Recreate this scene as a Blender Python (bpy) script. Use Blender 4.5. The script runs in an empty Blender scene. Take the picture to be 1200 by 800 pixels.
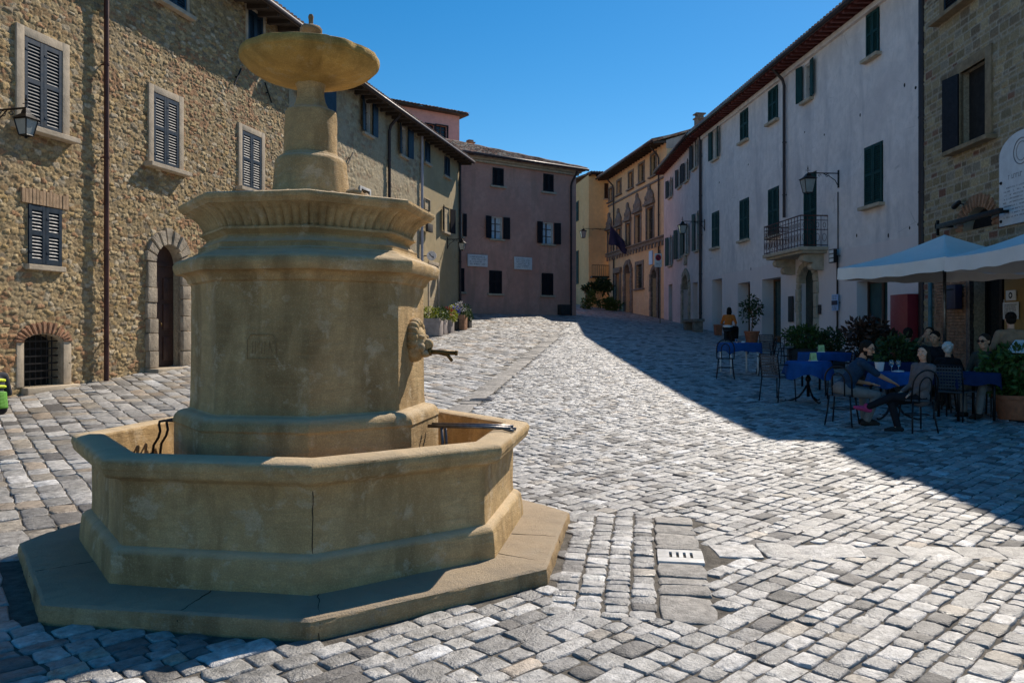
import bpy, bmesh, math, random
import numpy as np
from mathutils import Vector, Matrix, Euler
random.seed(7)
RNG = np.random.default_rng(11)
SC = bpy.context.scene
COL = SC.collection
PI = math.pi
F, CX, CY, EYE = 930.0, 600.0, 386.0, 1.6      # lens of the photograph in pixels, principal point, eye height
R = math.radians

# ------------------------------------------------------------------ ground
def gz(x, y):
    """height of the piazza, flat round the fountain and climbing to the far end"""
    x = np.clip(x, -14, 14); y = np.clip(y, -60, 75)
    S = 2.5*np.log1p(np.exp((y-10)/2.5))
    return S*(.06929-.00176*x+.00013*S)

def at(px, py, D):
    return Vector(((px-CX)/F*D, D, EYE+(CY-py)/F*D))

def G(px, py):
    """where a line of sight meets the ground"""
    lo = 1.0
    for i in range(1, 900):
        D = 1.0+i*.1
        p = at(px, py, D)
        if p.z <= gz(p.x, p.y):
            a, b = D-.1, D
            for _ in range(20):
                m = (a+b)/2; q = at(px, py, m)
                if q.z <= gz(q.x, q.y): b = m
                else: a = m
            q = at(px, py, b); q.z = float(gz(q.x, q.y)); return q
    return at(px, py, 60)

def onground(x, y): return Vector((x, y, float(gz(x, y))))

# ------------------------------------------------------------------ objects
def tag(o, label=None, cat=None, group=None, kind=None):
    if label: o['label'] = label
    if cat: o['category'] = cat
    if group: o['group'] = group
    if kind: o['kind'] = kind
    return o

def empty(name, loc=(0,0,0), rz=0, label=None, cat=None, group=None):
    o = bpy.data.objects.new(name, None); COL.objects.link(o)
    o.location = loc; o.rotation_euler = (0,0,rz)
    return tag(o, label, cat, group)

def link(name, me, parent=None):
    o = bpy.data.objects.new(name, me); COL.objects.link(o)
    if parent is not None: o.parent = parent
    return o

def copy_tree(o, parent=None):
    c = o.copy(); COL.objects.link(c)
    if parent is not None: c.parent = parent
    for ch in list(o.children): copy_tree(ch, c)
    return c

class MB:
    """collects shapes; build() links them as one mesh object"""
    def __init__(s): s.v=[]; s.f=[]; s.m=[]; s.M=Matrix.Identity(4); s.mi=0
    def add(s, vs, fs):
        b=len(s.v); M=s.M
        s.v += [tuple(M @ Vector(p)) for p in vs]
        s.f += [tuple(i+b for i in f) for f in fs]; s.m += [s.mi]*len(fs)
        return s
    def box(s, x0,x1,y0,y1,z0,z1):
        if x0>x1:x0,x1=x1,x0
        if y0>y1:y0,y1=y1,y0
        if z0>z1:z0,z1=z1,z0
        return s.add([(x0,y0,z0),(x1,y0,z0),(x1,y1,z0),(x0,y1,z0),(x0,y0,z1),(x1,y0,z1),(x1,y1,z1),(x0,y1,z1)],
              [(0,3,2,1),(4,5,6,7),(0,1,5,4),(1,2,6,5),(2,3,7,6),(3,0,4,7)])
    def bbox(s, x0,x1,y0,y1,z0,z1,b=.01):
        """box with bevelled (chamfered) edges"""
        bm=bmesh.new(); bmesh.ops.create_cube(bm,size=1)
        for v in bm.verts:
            v.co=Vector(((x0+x1)/2+v.co.x*(x1-x0),(y0+y1)/2+v.co.y*(y1-y0),(z0+z1)/2+v.co.z*(z1-z0)))
        bmesh.ops.bevel(bm,geom=list(bm.edges),offset=b,segments=2,affect='EDGES',profile=.6)
        s.bm(bm); return s
    def bm(s,bm):
        bm.verts.index_update()
        s.add([v.co[:] for v in bm.verts],[[v.index for v in f.verts] for f in bm.faces]); bm.free(); return s
    def prism(s, poly, y0, y1):
        """polygon in (x,z) extruded from y0 to y1"""
        n=len(poly)
        vs=[(x,y0,z) for x,z in poly]+[(x,y1,z) for x,z in poly]
        fs=[tuple(range(n)), tuple(range(2*n-1,n-1,-1))]+[(i,i+n,(i+1)%n+n,(i+1)%n) for i in range(n)]
        return s.add(vs,fs)
    def tube(s, pts, r, n=8, cap=True, closed=False):
        pts=[Vector(p) for p in pts]; N=len(pts)
        rs=r if isinstance(r,(list,tuple)) else [r]*N
        vs=[];prev=None
        for i,p in enumerate(pts):
            if closed: t=pts[(i+1)%N]-pts[i-1]
            else: t=pts[min(i+1,N-1)]-pts[max(i-1,0)]
            if t.length<1e-9: t=Vector((0,0,1))
            t.normalize()
            if prev is None:
                a=Vector((0,0,1)) if abs(t.z)<.9 else Vector((1,0,0))
                u=t.cross(a).normalized()
            else:
                u=prev-t*prev.dot(t)
                u=u.normalized() if u.length>1e-6 else t.orthogonal().normalized()
            prev=u; w=t.cross(u)
            for k in range(n):
                a=2*PI*k/n; vs.append(tuple(p+(u*math.cos(a)+w*math.sin(a))*rs[i]))
        fs=[]
        for i in range(N if closed else N-1):
            j=(i+1)%N
            for k in range(n):
                k2=(k+1)%n; fs.append((i*n+k,i*n+k2,j*n+k2,j*n+k))
        if cap and not closed:
            fs.append(tuple(range(n-1,-1,-1))); fs.append(tuple((N-1)*n+k for k in range(n)))
        return s.add(vs,fs)
    def lathe(s, prof, n=24, c=(0,0), a0=0, cap=True, sx=1, sy=1):
        """profile [(r,z)] round a vertical axis"""
        vs=[];fs=[]
        for r,z in prof:
            for k in range(n):
                a=a0+2*PI*k/n; vs.append((c[0]+sx*r*math.cos(a),c[1]+sy*r*math.sin(a),z))
        for i in range(len(prof)-1):
            for k in range(n):
                k2=(k+1)%n; fs.append((i*n+k,i*n+k2,(i+1)*n+k2,(i+1)*n+k))
        if cap:
            fs.append(tuple(range(n-1,-1,-1))); fs.append(tuple((len(prof)-1)*n+k for k in range(n)))
        return s.add(vs,fs)
    def ell(s, c, r, n=14, m=9, rot=None):
        rx,ry,rz = r if isinstance(r,(tuple,list)) else (r,r,r)
        vs=[];fs=[]; c=Vector(c)
        for i in range(m+1):
            t=PI*i/m
            for k in range(n):
                a=2*PI*k/n
                p=Vector((rx*math.sin(t)*math.cos(a),ry*math.sin(t)*math.sin(a),rz*math.cos(t)))
                if rot is not None: p=rot@p
                vs.append(tuple(c+p))
        for i in range(m):
            for k in range(n):
                k2=(k+1)%n; fs.append((i*n+k,(i+1)*n+k,(i+1)*n+k2,i*n+k2))
        return s.add(vs,fs)
    def cap(s, a, b, ra, rb, n=10):
        """tapered limb with round ends"""
        a=Vector(a);b=Vector(b);d=b-a
        pts=[];rs=[]
        L=d.length; t=d/L if L>1e-6 else Vector((0,0,1))
        for k in (90,60,30): pts.append(a-t*ra*math.sin(R(k))); rs.append(max(ra*math.cos(R(k)),1e-4))
        for f in (0,.33,.66,1): pts.append(a+d*f); rs.append(ra+(rb-ra)*f)
        for k in (30,60,90): pts.append(b+t*rb*math.sin(R(k))); rs.append(max(rb*math.cos(R(k)),1e-4))
        return s.tube(pts,rs,n)
    def build(s, name, mat, parent=None, smooth=False, angle=None):
        me=bpy.data.meshes.new(name); me.from_pydata(s.v,[],s.f); me.update()
        for m in (mat if isinstance(mat,(list,tuple)) else [mat]): me.materials.append(m)
        if isinstance(mat,(list,tuple)): me.polygons.foreach_set('material_index',s.m)
        if smooth or angle:
            me.polygons.foreach_set('use_smooth',[True]*len(me.polygons))
            if angle: me.set_sharp_from_angle(angle=R(angle))
        return link(name,me,parent)

def np_mesh(name, V, Q, mat, parent=None, col=None, smooth=True, tris=None, mi=None):
    """mesh from arrays of vertices and quads (and triangles)"""
    me=bpy.data.meshes.new(name)
    nq=len(Q); nt=0 if tris is None else len(tris)
    me.vertices.add(len(V)); me.vertices.foreach_set('co',np.asarray(V,np.float32).ravel())
    loops=np.asarray(Q,np.int32).ravel() if nq else np.zeros(0,np.int32)
    st=np.arange(nq,dtype=np.int32)*4
    if nt:
        st=np.concatenate([st,nq*4+np.arange(nt,dtype=np.int32)*3]); loops=np.concatenate([loops,np.asarray(tris,np.int32).ravel()])
    me.loops.add(len(loops)); me.loops.foreach_set('vertex_index',loops)
    me.polygons.add(nq+nt); me.polygons.foreach_set('loop_start',st)
    me.update(calc_edges=True)
    me.polygons.foreach_set('use_smooth',np.full(nq+nt,smooth))
    if col is not None:
        a=me.color_attributes.new('col','FLOAT_COLOR','POINT'); a.data.foreach_set('color',np.asarray(col,np.float32).ravel())
    for m in (mat if isinstance(mat,(list,tuple)) else [mat]): me.materials.append(m)
    if mi is not None: me.polygons.foreach_set('material_index',np.asarray(mi,np.int32))
    me.validate()
    return link(name,me,parent)

# ------------------------------------------------------------------ materials
class Nt:
    def __init__(s,name):
        s.mat=bpy.data.materials.new(name); s.mat.use_nodes=True
        s.t=s.mat.node_tree; s.b=s.t.nodes['Principled BSDF']; s._v={}
    def n(s,ty,**k):
        x=s.t.nodes.new(ty)
        for a,b in k.items(): setattr(x,a,b)
        return x
    def l(s,a,b): s.t.links.new(a,b)
    def vec(s,kind='pos',scale=None):
        if kind not in s._v:
            if kind=='pos': s._v[kind]=s.n('ShaderNodeNewGeometry').outputs['Position']
            else: s._v[kind]=s.n('ShaderNodeTexCoord').outputs['Object']
        o=s._v[kind]
        if scale:
            m=s.n('ShaderNodeMapping'); m.inputs['Scale'].default_value=scale; s.l(o,m.inputs['Vector']); o=m.outputs[0]
        return o
    def noise(s,scale,detail=4,rough=.55,v=None,dist=0):
        x=s.n('ShaderNodeTexNoise'); x.inputs['Scale'].default_value=scale; x.inputs['Detail'].default_value=detail
        x.inputs['Roughness'].default_value=rough; x.inputs['Distortion'].default_value=dist
        s.l(v if v is not None else s.vec(),x.inputs['Vector']); return x.outputs[0]
    def ramp(s,f,pts):
        x=s.n('ShaderNodeValToRGB'); e=x.color_ramp.elements
        while len(e)<len(pts): e.new(.5)
        for q,(p,c) in zip(e,pts):
            q.position=p; q.color=(c,c,c,1) if not isinstance(c,(tuple,list)) else (*c,1)
        s.l(f,x.inputs[0]); return x.outputs[0]
    def mix(s,f,a,b,mode='MIX'):
        x=s.n('ShaderNodeMix',data_type='RGBA',blend_type=mode)
        for i,q in ((0,f),(6,a),(7,b)):
            if isinstance(q,(int,float)): x.inputs[i].default_value=q
            elif isinstance(q,(tuple,list)): x.inputs[i].default_value=(*q,1)
            else: s.l(q,x.inputs[i])
        return x.outputs[2]
    def math(s,op,a,b=0):
        x=s.n('ShaderNodeMath',operation=op)
        for i,q in ((0,a),(1,b)):
            if isinstance(q,(int,float)): x.inputs[i].default_value=q
            else: s.l(q,x.inputs[i])
        return x.outputs[0]
    def bump(s,h,dist,strength=1,prev=None):
        x=s.n('ShaderNodeBump'); x.inputs['Strength'].default_value=strength; x.inputs['Distance'].default_value=dist
        s.l(h,x.inputs['Height'])
        if prev is not None: s.l(prev,x.inputs['Normal'])
        return x.outputs[0]
    def done(s,col,rough=.7,nor=None,metal=0,spec=.5):
        for k,q in (('Base Color',col),('Roughness',rough),('Metallic',metal),('Specular IOR Level',spec)):
            if isinstance(q,(int,float)): s.b.inputs[k].default_value=q
            elif isinstance(q,(tuple,list)): s.b.inputs[k].default_value=(*q,1)
            else: s.l(q,s.b.inputs[k])
        if nor is not None: s.l(nor,s.b.inputs['Normal'])
        return s.mat

def simple(name,col,rough=.6,metal=0,var=.25,scale=9,bump=.002,spec=.5,kind='obj'):
    t=Nt(name); v=t.vec(kind)
    n=t.noise(scale,5,.6,v)
    a=tuple(c*(1-var) for c in col); b=tuple(min(1,c*(1+var)) for c in col)
    c=t.ramp(n,[(.3,a),(.7,b)])
    r=t.ramp(t.noise(scale*2.3,3,.6,v),[(.3,max(0,rough-.08)),(.7,min(1,rough+.1))])
    nor=t.bump(t.noise(scale*6,4,.6,v),bump) if bump else None
    return t.done(c,r,nor,metal,spec)

def plaster(name,base,dark,light,stain=(.25,.22,.2),bump=.008,amt=.5,zlow=None):
    t=Nt(name)
    n1=t.noise(.55,6,.62); n2=t.noise(3.5,6,.65); n3=t.noise(1.5,5,.6,t.vec('pos',(1,1,.22)),.6)
    c=t.ramp(n1,[(.3,dark),(.5,base),(.72,light)])
    c=t.mix(t.ramp(n2,[(.38,0),(.62,.55)]),c,tuple((b*.72+.03) for b in base))
    c=t.mix(t.ramp(n3,[(.52,0),(.72,amt)]),c,stain)
    n4=t.noise(7,3,.5); c=t.mix(t.ramp(n4,[(.64,0),(.69,.6)]),c,dark)
    n5=t.noise(15,5,.7); c=t.mix(t.ramp(n5,[(.60,0),(.70,.5)]),c,tuple(d*.75 for d in dark))
    vo=t.n('ShaderNodeTexVoronoi',feature='DISTANCE_TO_EDGE'); vo.inputs['Scale'].default_value=.45
    wv=t.mix(.12,t.vec('pos',(1,1,1.8)),t.n('ShaderNodeTexNoise').outputs['Color']); t.l(wv,vo.inputs['Vector'])
    cr=t.math('MULTIPLY',t.ramp(vo.outputs['Distance'],[(.0,1),(.008,0)]),t.ramp(t.noise(.8,3,.6),[(.54,0),(.62,.55)]))
    c=t.mix(cr,c,tuple(d*.45 for d in dark))
    if zlow is not None:   # the band of newer rendering at the foot of the wall
        sx=t.n('ShaderNodeSeparateXYZ'); t.l(t.vec(),sx.inputs[0])
        zz=t.math('SUBTRACT',sx.outputs[2],zlow[0]); zz=t.math('ADD',zz,t.math('MULTIPLY',sx.outputs[1],zlow[1]))
        f=t.ramp(zz,[(0,.75),(.04,0)])
        c=t.mix(f,c,zlow[2])
    h=t.math('ADD',t.noise(2.2,6,.65),t.math('MULTIPLY',t.noise(26,5,.7),.3))
    return t.done(c,.85,t.bump(h,bump*3,.8),spec=.25)

def attr_mat(name,rough=.85,nsc=30,var=.35,bump=.006,spec=.3,alpha_rough=False,big=None):
    t=Nt(name)
    a=t.n('ShaderNodeAttribute',attribute_name='col')
    n=t.noise(nsc,6,.65)
    g=t.ramp(n,[(.28,1-var),(.72,1+var*.6)])
    c=t.mix(1.0,a.outputs['Color'],g,'MULTIPLY')
    if big:
        f=t.ramp(t.noise(big[0],5,.6),[(.5,0),(.7,big[1])]); c=t.mix(f,c,big[2])
    nor=t.bump(t.math('ADD',n,t.math('MULTIPLY',t.noise(nsc*4,4,.6),.5)),bump)
    r=rough
    if alpha_rough:
        r=t.math('ADD',a.outputs['Alpha'],t.ramp(t.noise(nsc*.6,4,.6),[(.3,-.08),(.7,.16)]))
    return t.done(c,r,nor,spec=spec)

M={}
def fountain_stone(name,base,dark,light,grey,up=.6):
    t=Nt(name)
    n1=t.noise(2.0,7,.65,None,.4); n2=t.noise(9,6,.62); n3=t.noise(3.2,5,.6,t.vec('pos',(1,1,.25)),.5); n4=t.noise(4.6,6,.72,None,.3)
    c=t.ramp(n1,[(.30,dark),(.5,base),(.70,light)])
    c=t.mix(t.ramp(n2,[(.35,.55),(.6,0)]),c,tuple(.62*d for d in base))
    c=t.mix(t.ramp(n3,[(.47,0),(.66,.85)]),c,tuple(.45*d for d in dark))
    c=t.mix(t.ramp(n4,[(.555,0),(.62,.65)]),c,grey)          # lichen
    st=t.noise(3.0,6,.7,t.vec('pos',(1,1,7)),.8); c=t.mix(t.ramp(st,[(.40,.45),(.56,0)]),c,tuple(.66*d for d in base))
    c=t.mix(t.ramp(t.noise(9,5,.6),[(.62,0),(.70,.4)]),c,tuple(min(1,g*1.1) for g in grey))
    c=t.mix(t.ramp(t.noise(1.1,7,.75),[(.55,0),(.68,.5)]),c,tuple(.55*d for d in dark))
    gr=t.noise(120,4,.7); c=t.mix(t.ramp(gr,[(.30,.55),(.55,0)]),c,tuple(.55*d for d in base)); c=t.mix(t.ramp(gr,[(.52,0),(.75,.5)]),c,tuple(min(1,1.25*d) for d in light))   # grain
    # upward faces greyer: weathering, and on the step painted shade too
    sx=t.n('ShaderNodeSeparateXYZ'); g=t.n('ShaderNodeNewGeometry'); t.l(g.outputs['Normal'],sx.inputs[0])
    c=t.mix(t.ramp(sx.outputs[2],[(.45,0),(.85,up)]),c,grey)
    h=t.math('ADD',t.math('MULTIPLY',t.noise(5,8,.75),.8),t.math('MULTIPLY',t.noise(60,5,.7),.22)); h=t.math('ADD',h,t.math('MULTIPLY',st,.5)); h=t.math('ADD',h,t.math('MULTIPLY',gr,.25))
    return t.done(c,.86,t.bump(h,.03,.9),spec=.25)

def make_materials():
    M['fountain']=fountain_stone('weathered_limestone',(.64,.43,.205),(.48,.305,.13),(.70,.51,.27),(.66,.53,.36))
    M['plinth']=fountain_stone('worn_step_stone',(.54,.36,.18),(.30,.19,.09),(.60,.44,.26),(.37,.305,.225),.75)  # bounced light painted into the warm sides, soiled top darkened for its shade
    M['bowlstone']=fountain_stone('ochre_bowl_stone',(.60,.375,.105),(.40,.235,.06),(.64,.44,.16),(.52,.39,.20))
    M['cobble']=attr_mat('paving_stone',nsc=17,var=.7,bump=.012,spec=.8,alpha_rough=True)
    M['mortar']=simple('sandy_joint',(.12,.107,.09),.95,var=.45,scale=14,bump=.01,spec=.2,kind='pos')
    M['rubble']=attr_mat('rubble_masonry',nsc=24,var=.5,bump=.014,big=(.5,.25,(.30,.25,.18)))
    M['rubble_fine']=attr_mat('fine_rubble_masonry',nsc=14,var=.3,bump=.012,big=(.6,.5,(.40,.35,.26)))
    M['ashlar']=attr_mat('squared_masonry',nsc=20,var=.45,bump=.01,big=(.7,.3,(.30,.25,.16)))
    M['m_white']=plaster('white_plaster',(.84,.755,.715),(.70,.62,.60),(.86,.78,.75),(.46,.43,.44),.01,.6,zlow=(4.05,.0,(.76,.65,.62)))
    M['p_pink']=plaster('pink_plaster',(.60,.32,.245),(.50,.255,.195),(.66,.385,.30),(.38,.23,.17),.008,.75)
    M['p_rose']=plaster('rose_plaster',(.66,.37,.34),(.58,.31,.29),(.70,.41,.38),(.48,.3,.27),.004,.3)
    M['p_ochre']=plaster('ochre_plaster',(.46,.36,.20),(.38,.29,.15),(.52,.42,.26),(.35,.29,.2),.006,.4)
    M['p_yellow']=plaster('yellow_plaster',(.82,.55,.25),(.74,.47,.2),(.86,.61,.3),(.6,.42,.23),.004,.35)
    M['p_orange']=plaster('apricot_plaster',(.74,.51,.28),(.66,.44,.23),(.80,.58,.35),(.52,.40,.29),.005,.5)
    M['p_house']=plaster('pale_rose_plaster',(.72,.59,.55),(.63,.50,.47),(.78,.66,.62),(.48,.41,.40),.006,.5)
    M['stucco_grey']=plaster('grey_stucco',(.42,.37,.32),(.32,.28,.24),(.5,.45,.4),(.25,.22,.2),.01,.7)
    M['frame_stone']=simple('pale_frame_stone',(.46,.38,.28),.85,var=.22,scale=5,bump=.006,spec=.25,kind='pos')
    M['frame_white']=simple('white_frame_render',(.62,.60,.56),.8,var=.15,scale=4,bump=.003,spec=.25,kind='pos')
    M['ochre_stone']=simple('ochre_frame_stone',(.27,.20,.12),.85,var=.3,scale=5,bump=.008,spec=.25,kind='pos')
    M['grey_stone']=simple('grey_voussoir_stone',(.36,.30,.225),.85,var=.4,scale=4,bump=.02,spec=.25,kind='pos')
    M['dark_stone']=simple('dark_ornament_stone',(.20,.17,.14),.85,var=.35,scale=6,bump=.01,spec=.25,kind='pos')
    M['brick_pale']=simple('faded_brick',(.42,.285,.175),.9,var=.3,scale=7,bump=.01,spec=.2,kind='pos')
    M['mark_dark']=simple('dark_joint',(.05,.04,.028),.95,var=.4,scale=12,bump=.002,spec=.1)
    M['brick']=simple('old_brick',(.36,.20,.12),.9,var=.4,scale=7,bump=.01,spec=.2,kind='pos')
    M['sh_blue']=simple('blue_shutter_paint',(.005,.020,.038),.5,var=.3,scale=6,bump=.001,kind='pos',spec=.45)
    M['sh_green']=simple('green_shutter_paint',(.006,.040,.036),.62,var=.3,scale=6,bump=.001,kind='pos',spec=.22)
    M['sh_dark']=simple('dark_shutter_paint',(.013,.012,.015),.62,var=.3,scale=6,bump=.001,kind='pos',spec=.22)
    M['sh_brown']=simple('brown_shutter_paint',(.055,.026,.016),.55,var=.3,scale=6,bump=.001,kind='pos')
    M['glass']=simple('dark_window_glass',(.012,.016,.02),.08,var=.2,scale=1.2,bump=0,kind='pos')
    M['glass_green']=simple('green_door_glass',(.02,.06,.06),.1,var=.3,scale=2,bump=0,kind='pos')
    M['curtain']=simple('white_curtain',(.55,.62,.68),.6,var=.2,scale=8,bump=.004,kind='pos')
    M['void']=simple('dark_interior',(.01,.009,.008),.9,var=.3,scale=3,bump=0,kind='pos')
    M['door']=simple('dark_door_wood',(.045,.018,.012),.5,var=.4,scale=4,bump=.003,kind='pos')
    M['doorgreen']=simple('dark_green_door_paint',(.012,.03,.028),.45,var=.4,scale=4,bump=.003,kind='pos')
    M['wood']=simple('brown_wood',(.16,.075,.03),.6,var=.35,scale=5,bump=.003)
    M['darkwood']=simple('dark_beam_wood',(.05,.034,.024),.8,var=.4,scale=3,bump=.004,kind='pos')
    M['redwood']=simple('red_brown_eaves_wood',(.14,.035,.03),.75,var=.35,scale=3,bump=.004,kind='pos')
    M['iron']=simple('black_iron',(.018,.017,.018),.45,.6,var=.3,scale=20,bump=.001)
    M['iron_grey']=simple('worn_iron',(.16,.15,.15),.38,.9,var=.4,scale=15,bump=.001)
    M['rust']=simple('rusty_pipe',(.085,.03,.022),.6,.2,var=.4,scale=3,bump=.002,kind='pos')
    M['pipe_dark']=simple('dark_pipe',(.035,.024,.026),.5,.2,var=.3,scale=3,bump=.001,kind='pos')
    M['pipe_grey']=simple('grey_pipe',(.45,.43,.48),.5,.0,var=.15,scale=3,bump=.001,kind='pos')
    M['tile']=tile_mat()
    M['terracotta']=simple('terracotta',(.36,.12,.055),.75,var=.3,scale=12,bump=.003)
    M['leaf']=leafmat('green_leaf',(.03,.07,.012),(.075,.13,.025))
    M['leaf_dark']=leafmat('dark_leaf',(.015,.04,.01),(.04,.075,.02))
    M['leaf_yellow']=leafmat('yellow_green_leaf',(.24,.30,.02),(.62,.60,.05))
    M['leaf_red']=leafmat('purple_leaf',(.03,.022,.014),(.075,.035,.025))
    M['flower_yellow']=simple('yellow_petal',(.8,.6,.04),.6,bump=0)
    M['flower_red']=simple('red_petal',(.45,.03,.06),.6,bump=0)
    M['flower_blue']=simple('violet_petal',(.09,.1,.5),.6,bump=0)
    M['flower_white']=simple('white_petal',(.8,.75,.72),.6,bump=0)
    M['canvas']=simple('white_canvas',(.76,.745,.71),.8,var=.08,scale=1.3,bump=.012,spec=.2)
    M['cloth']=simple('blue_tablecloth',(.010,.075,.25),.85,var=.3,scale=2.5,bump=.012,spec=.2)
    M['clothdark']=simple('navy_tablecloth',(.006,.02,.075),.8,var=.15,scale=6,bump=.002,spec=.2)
    M['white']=simple('white_enamel',(.75,.75,.74),.4,var=.05,scale=6,bump=.0005)
    M['marble']=simple('white_marble',(.66,.66,.66),.55,var=.12,scale=5,bump=.002,kind='pos')
    M['mark']=simple('engraved_line',(.24,.24,.25),.8,var=.3,scale=30,bump=0,kind='pos')
    M['mark_stone']=simple('engraved_groove',(.24,.165,.08),.9,var=.3,scale=30,bump=0,kind='pos')
    M['red_box']=simple('wine_red_paint',(.25,.018,.03),.4,var=.1,scale=4,bump=.0005)
    M['navy']=simple('navy_paint',(.01,.015,.05),.45,var=.2,scale=6,bump=.0005)
    M['blue_sign']=simple('pale_blue_sign',(.35,.5,.75),.4,var=.08,scale=6,bump=0)
    M['red_sign']=simple('red_sign_paint',(.5,.02,.03),.4,var=.1,scale=6,bump=0)
    M['lampglass']=simple('milky_lamp_glass',(.30,.33,.32),.2,var=.12,scale=6,bump=.0005)
    M['planter']=simple('grey_planter',(.36,.31,.29),.85,var=.25,scale=5,bump=.003)
    M['planter_dark']=simple('dark_planter',(.03,.028,.028),.7,var=.3,scale=5,bump=.002)
    M['brass']=simple('aged_bronze',(.13,.08,.025),.5,.7,var=.4,scale=12,bump=.002)
    M['soil']=simple('potting_soil',(.04,.028,.02),.95,var=.4,scale=20,bump=.01)
    M['seat']=simple('grey_seat_mesh',(.06,.07,.08),.6,.2,var=.2,scale=20,bump=.001)
    M['drain']=simple('pale_drain_stone',(.50,.49,.47),.6,var=.3,scale=9,bump=.002,kind='pos')
    M['paper']=simple('menu_paper',(.5,.62,.25),.6,var=.3,scale=18,bump=0)
    M['clear']=clearglass()
    M['flag']=simple('dark_blue_flag_cloth',(.012,.016,.06),.8,var=.3,scale=3,bump=.003)
    M['ochre_wall']=plaster('ochre_cafe_wall',(.42,.26,.09),(.34,.2,.07),(.46,.3,.12),(.3,.2,.1),.004,.3)

def tile_mat():
    t=Nt('clay_roof_tile')
    v=t.n('ShaderNodeTexVoronoi'); v.inputs['Scale'].default_value=3.6; t.l(t.vec(),v.inputs['Vector'])
    sx=t.n('ShaderNodeSeparateColor'); t.l(v.outputs['Color'],sx.inputs[0])
    c=t.ramp(sx.outputs[0],[(.0,(.18,.12,.09)),(.3,(.38,.21,.14)),(.6,(.44,.30,.22)),(.85,(.48,.41,.32)),(1,(.24,.20,.16))])
    c=t.mix(t.ramp(t.noise(5,5,.7),[(.5,0),(.7,.6)]),c,(.12,.115,.08))
    return t.done(c,.9,t.bump(t.noise(30,4,.6),.01),spec=.2)
def leafmat(name,a,b):
    t=Nt(name)
    n=t.noise(11,3,.6,t.vec('pos')); c=t.ramp(n,[(.3,a),(.7,b)])
    t.b.inputs['Subsurface Weight'].default_value=0
    return t.done(c,.55,None,spec=.35)
def clearglass():
    t=Nt('clear_glass'); t.b.inputs['Transmission Weight'].default_value=.9
    return t.done((.9,.95,.95),.05)
make_materials()
# ------------------------------------------------------------------ fountain frame (used by the paving too)
FX, FY, FPHI = -1.48, 5.96, .2325
def in_oct(x, y, Rd):
    m=np.full(np.shape(x),-1e9)
    for k in range(8):
        a=FPHI+(k+.5)*PI/4; m=np.maximum(m,(x-FX)*math.sin(a)-(y-FY)*math.cos(a))
    return m<=Rd*math.cos(PI/8)

# ------------------------------------------------------------------ ground and paving
def build_ground():
    xs=np.unique(np.concatenate([np.linspace(-16,16,65),[-900,-300,-100,-50,-30,-20,20,30,50,100,300,900]]))
    ys=np.unique(np.concatenate([np.linspace(-6,76,165),[-900,-300,-100,-50,-20,-10,90,120,200,400,900]]))
    X,Y=np.meshgrid(xs,ys); V=np.stack([X,Y,gz(X,Y)],-1).reshape(-1,3)
    nx,ny=len(xs),len(ys); i=np.arange(nx*ny).reshape(ny,nx)
    Q=np.stack([i[:-1,:-1],i[:-1,1:],i[1:,1:],i[1:,:-1]],-1).reshape(-1,4)
    tag(np_mesh('ground',V,Q,M['mortar']),kind='structure')

def stone_rows(origin, ang, ru, rv, pred, rw, sl, start=None):
    """rows of setts: centre, half length, half width, angle"""
    out=[]; ca,sa=math.cos(ang),math.sin(ang)
    v=rv[0]
    while v<rv[1]:
        w=RNG.uniform(*rw)
        n=int((ru[1]-ru[0])/sl[0])+2
        L=RNG.uniform(sl[0],sl[1],n); big=RNG.random(n)<.05; L[big]*=1.8
        e=ru[0]+np.concatenate([[0],np.cumsum(L)])-RNG.random()*.3
        c=(e[1:]+e[:-1])/2
        x=origin[0]+ca*c-sa*(v+w/2); y=origin[1]+sa*c+ca*(v+w/2)
        k=pred(x,y)
        if k.any():
            out.append(np.stack([x[k],y[k],L[k]/2,np.full(k.sum(),w/2),np.full(k.sum(),ang)],1))
        v+=w
    return np.concatenate(out) if out else np.zeros((0,5))

LW=lambda y: -8.8+.2484*(y-14.8)            # foot of the left-hand walls
RW=lambda y: np.where(y>20.1,10.4-.0742*(y-22.7),10.45-.034*(20.1-y))
SD=np.array([.36,2.19])/math.hypot(.36,2.19); SN=np.array([SD[1],-SD[0]]); SO=np.array([.81,4.39])
def strip_pq(x,y): return (x-SO[0])*SN[0]+(y-SO[1])*SN[1], (x-SO[0])*SD[0]+(y-SO[1])*SD[1]
S2=np.array([1.95,13.0])/math.hypot(1.95,13.); S2N=np.array([S2[1],-S2[0]]); S2O=np.array([-.95,14.0])
def strip2_pq(x,y): return (x-S2O[0])*S2N[0]+(y-S2O[1])*S2N[1], (x-S2O[0])*S2[0]+(y-S2O[1])*S2[1]

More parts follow.
